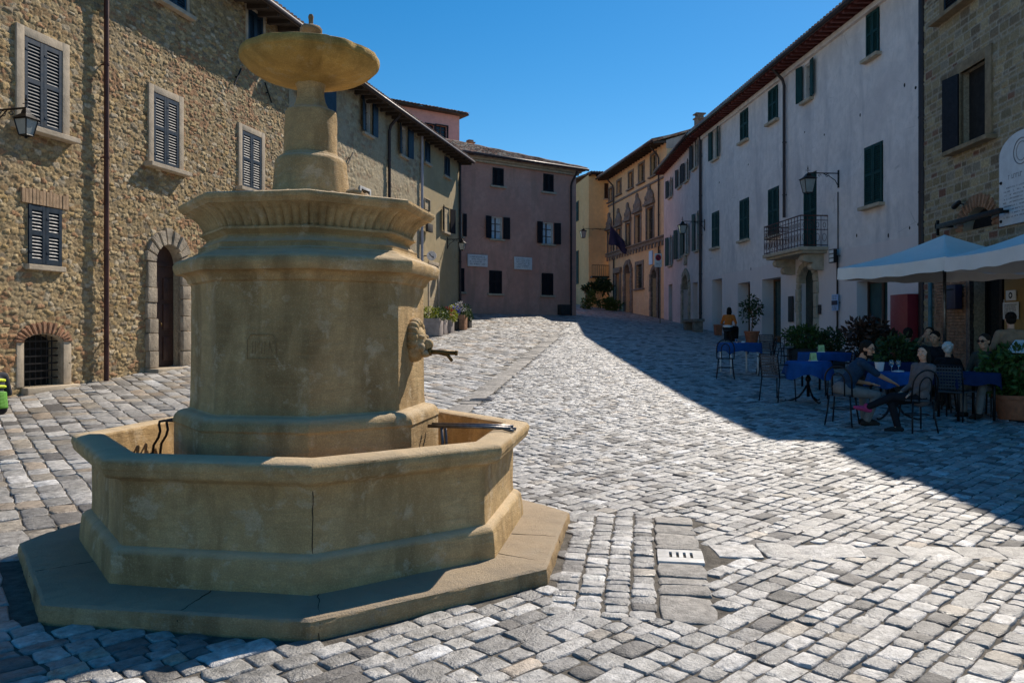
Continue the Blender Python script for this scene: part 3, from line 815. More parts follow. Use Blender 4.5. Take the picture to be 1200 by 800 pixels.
def smooth_prof(p,per=3):
    out=[]
    for (a,b),(c,d) in zip(p[:-1],p[1:]):
        for k in range(per): f=k/per; out.append((a+(c-a)*f,b+(d-b)*f))
    out.append(p[-1]); return out
def arc(r0,z0,r1,z1,bulge,n=5):
    """points from (r0,z0) to (r1,z1) bowed outwards by bulge"""
    o=[]; dx,dz=r1-r0,z1-z0; L=math.hypot(dx,dz) or 1
    for k in range(n+1):
        f=k/n; s=4*f*(1-f)*bulge; o.append((r0+dx*f+dz/L*s, z0+dz*f-dx/L*s))
    return o

def build_fountain():
    root=empty('fountain',(FX,FY,0),0,'octagonal ochre stone fountain with a round bowl on top, in the middle of the square','fountain')
    def put(name,res,mat,angle=26,parent=None):
        V,Q,T=res; V=V-np.array([FX,FY,0]); o=np_mesh(name,V,Q,mat,parent or root,smooth=True,tris=T); o.data.set_sharp_from_angle(angle=R(angle)); return o
    put('step',oct_ring(smooth_prof([(1.99,-.06),(2.0,.03),(1.997,.095),(1.99,.116),(1.968,.127),(1.55,.131),(1.2,.131)],2),30,noise=.006,seed=3),M['plinth'])
    trough=[(1.615,.10),(1.61,.20),(1.60,.285)]+arc(1.595,.30,1.535,.335,.008,3)+[(1.53,.40),(1.53,.55),(1.532,.68),(1.545,.715),(1.575,.735)]+arc(1.62,.742,1.655,.79,.012,4)+arc(1.662,.80,1.62,.865,.02,5)+[(1.56,.875),(1.49,.872)]+arc(1.465,.868,1.44,.83,.01,3)+[(1.425,.7),(1.42,.45),(1.40,.33),(1.3,.30),(.7,.29)]
    tr=put('basin',oct_ring(smooth_prof(trough,1),30,noise=.002,seed=5),M['fountain'])
    c=(FX-.03,FY)
    sh=[(1.04,.28),(1.0,.42),(.972,.5),(.965,.70),(.962,.93)]+arc(.972,.945,.87,1.03,.03,6)+[(.858,1.04),(.852,1.10),(.847,1.5),(.845,1.90),(.848,1.918),(.866,1.926)]+arc(.872,1.935,.925,1.987,-.012,4)+arc(.955,1.99,.90,2.10,.045,8)+[(.85,2.125),(.815,2.135)]
    put('shaft',oct_ring(smooth_prof(sh,2),30,noise=.0018,c=c,seed=8),M['fountain'])
    co=[(.86,2.05),(.83,2.137),(.80,2.15),(.795,2.17),(.80,2.185),(.775,2.195),(.745,2.225),(.74,2.24),(.77,2.262),(.79,2.27),(.79,2.285)]
    k0=len(co); fl=arc(.755,2.29,.885,2.425,-.022,7); co+=fl; k1=len(co)-1
    co+=[(.905,2.43),(.915,2.445),(.93,2.455),(.937,2.47),(.935,2.488),(.915,2.497),(.7,2.51),(.45,2.535),(.25,2.56)]
    put('cornice',oct_ring(co,66,flute=(k0,k1-1,10,.034),noise=.0016,c=c,seed=11),M['fountain'])
    # loose lumps of stone and mortar on top of the cornice
    rr=random.Random(4)
    for k in range(26):
        q=MB(); a=rr.uniform(0,2*PI); d=rr.uniform(.32,.5); s=rr.uniform(.03,.075)
        q.ell((-.03+d*math.cos(a),d*math.sin(a),2.53+s*.25),(s*1.4,s,s*.6),7,5,Euler((rr.random(),rr.random(),rr.random()*6)).to_matrix())
        q.build('loose_stone',M['plinth'],root)
    # joints between the blocks
    rj=random.Random(12)
    def joint(p,q_,n=9,w=.0026,jit=.006):
        p,q_=Vector(p),Vector(q_); m=MB(); m.tube([p.lerp(q_,k/n)+Vector((rj.uniform(-jit,jit),rj.uniform(-jit,jit),0)) for k in range(n+1)],[w*rj.uniform(.6,1.3) for k in range(n+1)],5); m.build('stone_joint',M['mark_dark'],root)
    for k,f in ((-2,.55),(-1,.0),(-1,.52),(0,.03),(1,.08),(1,.5),(2,.3),(-3,.5),(3,.4)):
        def pt(Rr,z): 
            a0=FPHI-PI/2+k*PI/4; a1=a0+PI/4; return (Rr*(math.cos(a0)*(1-f)+math.cos(a1)*f),Rr*(math.sin(a0)*(1-f)+math.sin(a1)*f),z)
        joint(pt(1.62,.1305),pt(1.96,.1245)); joint(pt(1.988,.105),pt(2.0,.0),5)
    for k,f in ((0,.004),):
        def pt(Rr,z): 
            a0=FPHI-PI/2+k*PI/4; a1=a0+PI/4; return (Rr*(math.cos(a0)*(1-f)+math.cos(a1)*f),Rr*(math.sin(a0)*(1-f)+math.sin(a1)*f),z)
        joint(pt(1.531,.34),pt(1.531,.70),9,.003,.003)
    # round pedestal, stem and bowl
    def lathe_np(name,prof,n,mat,noise,seed,angle=40,chips=()):
        V=[]
        for r,z in prof:
            for k in range(n): a=2*PI*k/n; V.append((r*math.cos(a),r*math.sin(a),z))
        V=np.array(V); a=np.arctan2(V[:,1],V[:,0]); rr=np.hypot(V[:,0],V[:,1])+1e-6
        d=noise*(2*(vnoise(np.cos(a)*2+9,np.sin(a)*2+V[:,2]*4+9,1.7,seed)-.5)+(vnoise(np.cos(a)*8+40,np.sin(a)*8+V[:,2]*14+40,1.5,seed+1)-.5))*np.minimum(rr/.1,1)
        for ca,wd,dr,dz,zmin in chips:
            w=np.exp(-(np.angle(np.exp(1j*(a-ca)))/wd)**2)*np.clip((rr-.25)/.25,0,1)
            d=d-dr*w; V[:,2]+=dz*w*np.clip((rr-.3)/.2,0,1)
        V[:,0]+=V[:,0]/rr*d-.03; V[:,1]+=V[:,1]/rr*d; V[:,2]+=.4*d
        m=len(prof); i=np.arange(m*n).reshape(m,n)
        Q=np.stack([i[:-1],np.roll(i[:-1],-1,1),np.roll(i[1:],-1,1),i[1:]],-1).reshape(-1,4)
        T=[(int(i[-1,k]),int(i[-1,(k+1)%n]),len(V)) for k in range(n)]; V=np.vstack([V,[[-.03,0,prof[-1][1]]]])
        o=np_mesh(name,V,Q,mat,root,smooth=True,tris=T); o.data.set_sharp_from_angle(angle=R(angle)); return o
    lathe_np('pedestal',smooth_prof([(.29,2.50),(.285,2.60),(.275,2.70),(.268,2.80)]+arc(.268,2.83,.222,2.88,.012,4)+[(.218,2.885)]+arc(.215,2.89,.197,2.925,-.006,3)+[(.193,2.97),(.190,3.1),(.188,3.2)]+arc(.186,3.215,.15,3.24,.008,3)+[(.125,3.26),(.108,3.30),(.098,3.35),(.098,3.40),(.112,3.435),(.12,3.46)],2),40,M['fountain'],.006,21)
    bowl=[(.10,3.43),(.13,3.437),(.2,3.447),(.3,3.468),(.39,3.50),(.45,3.535),(.485,3.568),(.492,3.578)]+arc(.502,3.585,.502,3.645,.007,3)+[(.485,3.652),(.465,3.648),(.44,3.62),(.3,3.54),(.15,3.52),(.08,3.52)]
    lathe_np('bowl',smooth_prof(bowl,3),96,M['bowlstone'],.007,23,50,chips=((-.62,.07,.02,.012,0),(-1.05,.05,.008,.0,0),(2.6,.06,.010,.0,0)))
    lathe_np('finial',[(.05,3.5),(.075,3.53),(.072,3.6),(.075,3.72),(.078,3.82),(.083,3.83),(.083,3.85),(.070,3.868),(.032,3.882),(.017,3.89),(.017,3.92),(.021,3.945),(.014,3.962)],24,M['plinth'],.004,27)
    # carved head and spout on the right hand face
    a=FPHI-PI/2+PI/4*1.5
    def outlet(aface,mask):
        ap=.847*math.cos(PI/8); n=Vector((math.cos(aface),math.sin(aface),0)); t=Vector((-n.y,n.x,0))
        o=Vector((-.03,0,0))+n*ap; z=1.50
        rot=Matrix((t,n,Vector((0,0,1)))).transposed()
        q=MB(); q.ell(o+n*.02+Vector((0,0,z)),(.115,.095,.14),18,12,rot)
        for k in range(11):   # mane
            b=PI*(k/10)*1.15-.25; q.ell(o+n*.03+t*(.108*math.cos(b))+Vector((0,0,z+.03+.115*math.sin(b))),(.034,.05,.042),8,6,rot)
        q.ell(o+n*.115+Vector((0,0,z-.01)),(.035,.05,.045),10,8,rot); q.ell(o+n*.10+Vector((0,0,z-.075)),(.06,.045,.03),10,8,rot)
        for sd in (-1,1): q.ell(o+n*.085+t*sd*.055+Vector((0,0,z+.045)),(.026,.03,.018),8,6,rot); q.ell(o+n*.09+t*sd*.055+Vector((0,0,z-.03)),(.04,.03,.035),8,6,rot)
        m=q.build('carved_mask',M['fountain'],root,True)
        s=MB(); zz=z-.06
        s.tube([o+n*.08+Vector((0,0,zz)),o+n*.33+Vector((0,0,zz-.01))],.018,10); s.tube([o+n*.13+Vector((0,0,zz)),o+n*.15+Vector((0,0,zz))],.032,10)
        s.tube([o+n*.20+Vector((0,0,zz-.01)),o+n*.27+Vector((0,0,zz-.025)),o+n*.305+Vector((0,0,zz-.07))],[.012,.014,.012],8)
        s.tube([o+n*.33+Vector((0,0,zz-.01)),o+n*.345+Vector((0,0,zz-.012))],[.021,.02],10)
        s.build('spout',M['brass'],root,True)
    outlet(a,True)
    # engraved tablet on the front left face
    af=FPHI-PI/2-PI/8; n=Vector((math.cos(af),math.sin(af),0)); t=Vector((-n.y,n.x,0)); o=Vector((-.03,0,0))+n*(.846*math.cos(PI/8)+.006)
    q=MB(); zc=1.485
    P=lambda x,z: o+t*x+Vector((0,0,zc+z))
    out=[(-.10,-.075),(.10,-.075),(.10,.05),(.075,.082),(-.075,.082),(-.10,.045)]
    q.tube([P(*p) for p in out],.0022,5,closed=True)
    for x in (-.065,-.045,.0,.02,.05): q.tube([P(x,-.045),P(x+.004,.04)],.0018,5)
    q.tube([P(-.03,.0),P(-.01,.045)],.0018,5); q.tube([P(.055,.035),P(.075,-.04)],.0018,5)
    q.build('engraved_tablet',M['mark_stone'],root)
    # pairs of bucket bars from the rim to the shaft
    def bars(aface,lab):
        n=Vector((math.cos(aface),math.sin(aface),0)); t=Vector((-n.y,n.x,0)); q=MB()
        for s in (-.055,.055):
            b=t*s
            q.tube([b+n*1.50+Vector((0,0,.895)),b+n*1.30+Vector((0,0,.90)),b+n*.89+Vector((0,0,.90))],.013,8)
            q.tube([b+n*1.44+Vector((0,0,.895)),b+n*1.52+Vector((0,0,.875))],.013,8)
        return q,n,t
    q,n,t=bars(FPHI-PI/2+PI/4*1.5,'')
    for s in (-.055,.055): q.tube([t*s+n*.99+Vector((0,0,.895)),t*s+n*1.0+Vector((0,0,.75)),t*s+n*1.03+Vector((0,0,.45))],.012,8)
    q.build('bucket_rail',M['iron_grey'],root,True)
    af=FPHI-PI/2-PI/4*2.5; n=Vector((math.cos(af),math.sin(af),0)); t=Vector((-n.y,n.x,0)); q=MB()
    for s in (-.05,.05):
        b=t*s; q.tube([b+n*.86+Vector((0,0,.90)),b+n*1.20+Vector((0,0,.90)),b+n*1.24+Vector((0,0,.893)),b+n*1.245+Vector((0,0,.87)),b+n*1.235+Vector((0,0,.82)),b+n*1.25+Vector((0,0,.77)),b+n*1.29+Vector((0,0,.71)),b+n*1.30+Vector((0,0,.64)),b+n*1.30+Vector((0,0,.45))],.010,8)
    q.build('bucket_rail',M['iron'],root,True)

def build_drains():
    q=MB()
    c=SO+SD*1.12+SN*.17; z=float(gz(*c)); a=math.atan2(SD[1],SD[0])-PI/2
    o=empty('drain_cover',(c[0],c[1],z),a,'pale stone drain cover with four slots beside the fountain step','drain')
    q.bbox(-.155,.155,-.15,-.045,-.03,.02,.006); q.bbox(-.155,.155,.085,.15,-.03,.02,.006)
    for x0,x1 in ((-.155,-.075),(-.055,-.028),(-.008,.019),(.039,.066),(.086,.155)): q.box(x0,x1,-.045,.085,-.03,.0195)
    q.build('slab',M['drain'],o,angle=40)
    q=MB(); q.box(-.14,.14,-.14,.14,-.06,-.032); q.build('pit',M['void'],o)
    p=G(566,468); o=empty('drain_cover',p,math.atan2(S2[1],S2[0]),'flat bluish iron drain plate in the paving beyond the fountain','drain')
    q=MB(); q.bbox(-.22,.22,-.2,.2,-.03,.02,.006)
    for k in range(5): q.box(-.17+.07*k,-.14+.07*k,-.15,.15,.0195,.023)
    q.build('plate',M['iron_grey'],o,angle=40)

# ------------------------------------------------------------------ houses
BL={}
def build_left():
    A=Bld('stone_house','tall rough rubble stone house with blue shutters and an arched door, left of the fountain',-9.675,11.25,.2484,1,12.65,10.35)
    BL['A']=A
    A.win(26,71,51,153,surround=.17,sillout=.16)
    A.win(178,208,114,196,surround=.16,sillout=.16)
    A.win(282,305,157,223,surround=.16,sillout=.16)
    A.win(31,71,242,311,lintel=True,sillout=.1,ext=.04,label='low shuttered window under a brick lintel')
    A.win(289,307,15,56,surround=.10); A.win(189,217,-70,9,surround=.10)
    A.win(60,97,-150,-55,surround=.15)
    # barred cellar opening
    u0,u1,z0,z1=A.rect(27,73,391,452); A.hole(u0,u1,z0,z1,.35)
    cz=z1-.16
    f=A.arch_fill(u0,u1,cz,M['frame_stone'],y=-.012,dep=.34,zt=z1,rise=z1-cz-.005)
    f.name='cellar_window'
    A.voussoirs(u0,u1,cz,.22,-.05,.05,15,M['brick'],None,parent=f,rise=z1-cz,rough=.008,name='brick_arch')
    q=MB(); q.bbox(u1,u1+.2,-.03,.06,z0,z1-.1,.02); A.part('jamb',q,M['frame_stone'],angle=40,parent=f); q=MB(); q.bbox(u0-.16,u0,-.03,.06,z0,z1-.1,.02); A.part('jamb',q,M['frame_stone'],angle=40,parent=f)
    q=MB(); q.bbox(u0-.05,u1+.3,-.16,.1,z0-.16,z0-.005,.03); A.part('sill',q,M['frame_stone'],angle=40,parent=f)
    q=MB(); q.box(u0,u1,.32,.34,z0,z1); A.part('pane',q,M['void'],parent=f)
    q=MB()
    for k in range(1,7): a=u0+(u1-u0)*k/7; q.tube([(a,.12,z0),(a,.12,z1)],.012,6)
    for k in range(1,7): b=z0+(z1-z0)*k/7; q.box(u0,u1,.098,.107,b-.014,b+.014)
    A.part('window_grille',q,M['iron'],parent=f)
    # arched street door
    u0,u1,z0,z1=A.rect(180.5,210,287,430); r=(u1-u0)/2; zs=z1-r; A.hole(u0,u1,z0,z1,.24)
    d=MB(); d.box(u0,u1,.16,.20,z0,zs+.0)
    n=12; d.add([(u0+r-r*math.cos(PI*k/n),.16,zs+r*math.sin(PI*k/n)) for k in range(n+1)],[tuple(range(n+1))])
    for k in range(2):
        for zz,hh in ((z0+.15,.55),(z0+.85,.6),(z0+1.55,.5)):
            x=u0+.06+k*r; d.bbox(x,x+r-.12,.135,.162,zz,min(zz+hh,zs-.05),.012)
    d.box(u0,u1,.13,.17,zs-.05,zs+.03)
    dr=A.part('door',d,M['door'],angle=40)
    A.arch_fill(u0,u1,zs,M['grey_stone'],y=-.012,dep=.22,zt=z1,parent=dr)
    A.voussoirs(u0,u1,zs,.34,-.10,.06,9,M['grey_stone'],z0,parent=dr,rough=.03,jamb=.40,wj=.30)
    q=MB(); q.bbox(u0-.3,u1+.3,-.35,.3,z0-.22,z0-.005,.02); A.part('doorstep',q,M['frame_stone'],angle=40,parent=dr)
    q=MB(); q.lathe([(.0,0),(.03,.0),(.03,.01),(.0,.02)],10); 
    q.v=[(u0+r-.1+x,.125-z,z0+1.05+y) for x,y,z in q.v]; q.tube([(u0+r-.1,.11,z0+1.02),(u0+r-.1,.07,z0+1.0),(u0+r-.1,.07,z0+.93)],.012,6); A.part('handle',q,M['brass'],True,parent=dr)
    A.wall(M['rubble'],pat_rubble,.02,(A.U(-25),A.L))
    A.pipe(118,-60,mat='rust',r=.05,off=.14,elbow=False)
    # iron wall ties
    for (xa,ya,xb,yb) in ((279,81,271,100),(307,97,315,121)):
        q=MB(); a=A.U(xa);b=A.U(xb); q.tube([(a,-.09,A.Z(a,ya)),(b,-.09,A.Z(b,yb))],.022,6); m=((a+b)/2); q.tube([(m,-.1,A.Z(m,(ya+yb)/2)),(m,.02,A.Z(m,(ya+yb)/2))],.02,6)
        A.part('wall_tie',q,M['iron'])
    A.eaves(.7,mat='darkwood')
    # second house of the left row
    B=Bld('stone_row_house','long tan stone house with low dark eaves and small shuttered windows behind the fountain',-6.63,23.53,.2484,1,16.87,10.0)
    BL['B']=B
    B.win(355,377,84,122,'open'); B.win(425.5,435,117,157,'open'); B.win(468.5,476.5,149,183,'open')
    B.win(497,503.5,167,191,leaf=2); B.win(520,526.5,184,207,leaf=2)
    B.win(422,432,223,236,'dark',surround=.10,smat='frame_white',sill=False); B.win(497,503,234,246,'dark',surround=.03,sill=False,bars=True)
    B.win(519,526,243,272,'open',mat='sh_dark'); B.win(505,513,176+60,177+85,'dark',sill=False,pane='void') if False else None
    u0,u1=B.U(503),B.U(513); z0=B.g((u0+u1)/2)-.05; z1=z0+2.5; B.hole(u0,u1,z0,z1,.3)
    q=MB(); q.box(u0,u1,.25,.29,z0,z1); q.bbox(u0+.1,u1-.1,.22,.252,z0+.2,z1-.9,.01); q.bbox(u0+.1,u1-.1,.22,.252,z1-.8,z1-.15,.01); d=B.part('door',q,M['door'],angle=40)
    q=MB(); q.bbox(u0-.14,u0,-.04,.06,z0,z1,.01); q.bbox(u1,u1+.14,-.04,.06,z0,z1,.01); q.bbox(u0-.14,u1+.14,-.042,.06,z1+.001,z1+.16,.01); B.part('door_frame',q,M['frame_stone'],angle=40,parent=d)
    B.wall(M['rubble_fine'],pat_fine,.045,(0,B.U(493)))
    uq=B.U(493)
    q=MB(); q.box(uq,B.L,-.012,-.002,-1,B.zt-.01)
    # ochre rendered end: cut round the openings
    q=MB(); cuts=[h for h in B.holes if h[0]>uq-.2]
    us=sorted({uq,B.L}|{v for h in cuts for v in h[:2] if v>uq}); zs=sorted({-1.0,B.zt-.01}|{v for h in cuts for v in h[2:4]})
    for a,b in zip(us[:-1],us[1:]):
        for c,d_ in zip(zs[:-1],zs[1:]):
            if not any(h[0]<(a+b)/2<h[1] and h[2]<(c+d_)/2<h[3] for h in cuts): q.add([(a,-.006,c),(b,-.006,c),(b,-.006,d_),(a,-.006,d_)],[(0,1,2,3)])
    B.part('rendered_end',q,M['p_ochre'])
    B.pipe(453.5,131,mat='pipe_dark',r=.06); B.pipe(492,150,mat='pipe_grey',r=.06,elbow=False); B.pipe(537,190,mat='pipe_dark',r=.06,elbow=False)
    q=MB()
    for (xa,ya,xb,yb) in ((411,179,405,192),):
        a=B.U(xa);b=B.U(xb); q.tube([(a,-.09,B.Z(a,ya)),(b,-.09,B.Z(b,yb))],.025,6); m=(a+b)/2; q.tube([(m,-.1,B.Z(m,(ya+yb)/2)),(m,.02,B.Z(m,(ya+yb)/2))],.02,6)
    B.part('wall_tie',q,M['iron'])
    B.eaves(.62,mat='darkwood')

def build_far():
    P=Bld('pink_house','dull pink house with a clay tiled roof closing the far end of the square',-3.144,40.66,1.45,1,8.27,10.62,7)
    BL['P']=P
    for a,b,c,d in ((577,590,197,218),(636.5,648.5,204,225)): P.win(a,b,c,d,'closed','sh_dark',sill=True,sillmat='frame_stone',ext=.15,smat='frame_stone')
    P.win(575,589,254,280,'open','sh_dark',pane='curtain',sillmat='frame_stone'); P.win(635,648.5,260.5,286,'open','sh_dark',pane='curtain',sillmat='frame_stone')
    P.win(534.5,542,250,277,'open','sh_dark',open_leaves=(1,),pane='curtain')
    P.win(573,588,317,344,'closed','sh_dark',sillmat='frame_stone'); P.win(634.5,648,320,346,'closed','sh_dark',sillmat='frame_stone'); P.win(535,544,314,342,'closed','sh_dark')
    P.wall(M['p_pink'])
    q=MB(); q.bbox(0,P.L+.1,-.16,.02,P.zt-.26,P.zt-.14,.02); q.bbox(0,P.L+.2,-.28,.0,P.zt-.138,P.zt-.0,.03); P.part('eaves_cornice',q,M['frame_stone'],angle=40)
    e=P.zt+.04; ov=.42
    rp=empty('x') if False else None
    q=MB(); q.box(-.4,P.L+.35,-ov,.3,e-.06,e-.005); q.box(P.L-.1,P.L+.35,.3,P.dep,e-.06,e-.005)
    q.add([(-3,5.9,e+2.4),(P.L+.38,-ov,e-.0),(P.L+.38,P.dep+2,e),(-3,P.dep+2,e+2.4)],[(0,1,2,3)])
    roof=P.part('roof',q,M['tile'])
    tiled_slope('tiled_slope',(-3,-ov-.06,e+.0),(P.L+.42,-ov-.06,e+.0),lambda f:np.array([-3+(P.L+3.42)*f,-ov-.06+6.3*(1-f)+.02,e+2.5*(1-f)+.01]),M['tile'],roof)
    g=MB(); g.tube([(-.6,-ov-.15,e+.0),(P.L+.45,-ov-.15,e+.0)],.075,8); P.part('gutter',g,M['pipe_dark'],True,parent=roof)
    g=MB(); a0=np.array((P.L+.42,-ov-.06,e+.05)); a1=np.array((-3,6.24,e+2.56)); 
    pts=[tuple(a0+(a1-a0)*k/24+np.array((0,0,.03*(k%2)))) for k in range(25)]; g.tube(pts,.1,7); P.part('hip_tiles',g,M['tile'],parent=roof)
    g=MB(); c=P.U(549.5)+1.75; g.box(c+.7,c+1.05,4.0,4.35,e+.6,e+1.75); g.box(c+.64,c+1.11,3.94,4.41,e+1.751,e+1.83); g.box(c+.72,c+1.03,4.02,4.33,e+1.831,e+1.95); P.part('chimney',g,M['brick'],parent=roof)
    P.pipe(668,203,mat='pipe_dark',r=.06)
    T=Bld('rose_tower','small rose red upper house with a tiled roof rising behind the pink house',-6.77,45,1.45,1,4.4,14.35,5)
    T.win(499,509,146,160,'dark',surround=.06,smat='sh_dark',pane='glass',sill=False); T.win(511,524,147.5,161,'dark',surround=.06,smat='sh_dark',pane='glass',sill=False)
    T.wall(M['p_rose']); e=T.zt
    q=MB(); q.box(-1.8,T.L+.4,-.45,T.dep+.4,e+.002,e+.08); roof=T.part('roof',q,M['darkwood'])
    tiled_slope('tiled_slope',(-1.8,-.5,e+.09),(T.L+.45,-.5,e+.09),lambda f:np.array([-1.8+(T.L+2.25)*f*.68,2.5,e+1.0]),M['tile'],roof)
    tiled_slope('tiled_slope',(T.L+.45,-.5,e+.09),(T.L+.45,T.dep+.4,e+.09),lambda f:np.array([-.45+(T.L+.9)*.7,2.5,e+1.0]),M['tile'],roof)
    # yellow house and palace at the end of the street
    Y=Bld('yellow_house','bright yellow corner house with dark shutters at the end of the street',5.9,61,1.9,.3,2.3,13.5,12); BL['Y']=Y
    Y.win(708,717,215,233,'closed','sh_brown'); Y.wall(M['p_yellow'])
    # windows of its side face
    for y0,z0,z1 in ((3.2,10.4,12.0),(3.2,5.3,8.0)):
        q=MB(); Y.louvre(q,y0,y0+.54,z0,z1,0); Y.louvre(q,y0+.55,y0+1.1,z0,z1,0); q.v=[(-.05+b,a,c) for a,b,c in q.v]; Y.part('side_shutter',q,M['sh_green']); Y.eaves(.5,mat='darkwood',slope=6)
    q=MB(); q.box(0.1,1.9,-.6,-.01,5.55,5.68)
    for k in range(13): q.tube([(.12+k*.146,-.57,5.681),(.12+k*.146,-.57,6.5)],.015,5)
    q.tube([(.1,-.57,6.5),(1.9,-.57,6.5)],.025,6); Y.part('balcony',q,M['iron'])
    Z=Bld('apricot_palace','apricot palace with ornate carved stone windows and a deep eaves at the far right',7.4,60.9,2.1,-12.25,12.42,13.2,9); BL['Z']=Z
    for a,b,c,d in ((712.5,717,272,299),(723,728,268,298),(734,739,262,295),(744.5,751,252,291),(758,766,243,284)): Z.win(a,b,c,d,'dark',surround=.16,smat='dark_stone',ornament=True,pane='glass')
    for a,b,c,d in ((714,718,221,236),(723.5,728,212,228),(737,742,202,221),(749,755,192,214),(763,769,181,206)): Z.win(a,b,c,d,'dark',surround=.14,smat='dark_stone',pane='glass')
    Z.win(746,753,310,338,'dark',surround=.25,smat='dark_stone',bars=True,ext=.2)
    def portal(px0,px1,pt,arch,wd):
        u0,u1=Z.U(px0),Z.U(px1); z0=Z.g((u0+u1)/2)-.05; z1=Z.Z((u0+u1)/2,pt); Z.hole(u0,u1,z0,z1,.4)
        q=MB(); q.box(u0,u1,.34,.38,z0,z1); q.bbox(u0+.1,(u0+u1)/2-.04,.31,.342,z0+.2,z1-1.0,.01); q.bbox((u0+u1)/2+.04,u1-.1,.31,.342,z0+.2,z1-1.0,.01)
        d=Z.part('door',q,M['door'],angle=40)
        if arch:
            r=(u1-u0)/2; Z.arch_fill(u0,u1,z1-r,M['dark_stone'],dep=.36,y=-.01,zt=z1,parent=d); Z.voussoirs(u0,u1,z1-r,wd,-.12,.05,9,M['dark_stone'],z0,parent=d,rough=.03)
        else:
            q=MB(); q.bbox(u0-wd,u0,-.1,.05,z0,z1,.02); q.bbox(u1,u1+wd,-.1,.05,z0,z1,.02); q.bbox(u0-wd-.1,u1+wd+.1,-.2,.05,z1+.002,z1+.4,.03); Z.part('door_frame',q,M['dark_stone'],angle=40,parent=d)
    portal(722.5,727,320,False,.25); portal(733.5,739.5,310,True,.38); portal(764.5,771,316,True,.3)
    Z.wall(M['p_orange'])
    for pz,h,o in ((299.5,.22,.18),(228-0,.0,0)):
        if h:
            zz=Z.Z(Z.U(711),pz); q=MB(); q.bbox(0,Z.L,-o,.01,zz-h,zz,.02); q.bbox(0,Z.L,-o-.1,.01,zz+.002,zz+.1,.02)
            for k in range(20): a=.3+k*(Z.L-.6)/19; q.bbox(a-.08,a+.08,-o-.06,-o+.05,zz-h-.3,zz-h+.01,.02)
            Z.part('string_course',q,M['dark_stone'],angle=40)
    zz=Z.Z(Z.U(769),211); q=MB(); q.bbox(0,Z.L,-.08,.01,zz-.14,zz,.02); Z.part('string_course',q,M['dark_stone'],angle=40)
    Z.pipe(720.5,209); Z.pipe(773.5,172)
    q=MB(); uu=Z.U(763.5); zq=Z.Z(uu,302); q.bbox(uu-.3,uu+.3,-.08,0,zq-.45,zq+.45,.02); Z.part('wall_panel',q,M['blue_sign'])
    rf=Z.eaves(.9,mat='darkwood',slope=19)
    q=MB(); q.add([(Z.L+.012,-.05,Z.zt-.5),(Z.L+.012,4.5,Z.zt-.5),(Z.L+.012,4.5,Z.zt+1.5),(Z.L+.012,-.05,Z.zt)],[(0,1,2,3)]); Z.part('gable_stucco',q,M['stucco_grey'])
    q=MB(); c=Z.L-.6; q.box(c-.45,c+.0,2.2,2.7,Z.zt+.5,Z.zt+1.6); q.box(c-.52,c+.07,2.13,2.77,Z.zt+1.601,Z.zt+1.68)
    for k in range(3): q.box(c-.43+k*.16,c-.33+k*.16,2.25,2.65,Z.zt+1.681,Z.zt+1.88)
    q.box(c-.52,c+.07,2.13,2.77,Z.zt+1.881,Z.zt+1.95); Z.part('chimney',q,M['dark_stone'],parent=rf)

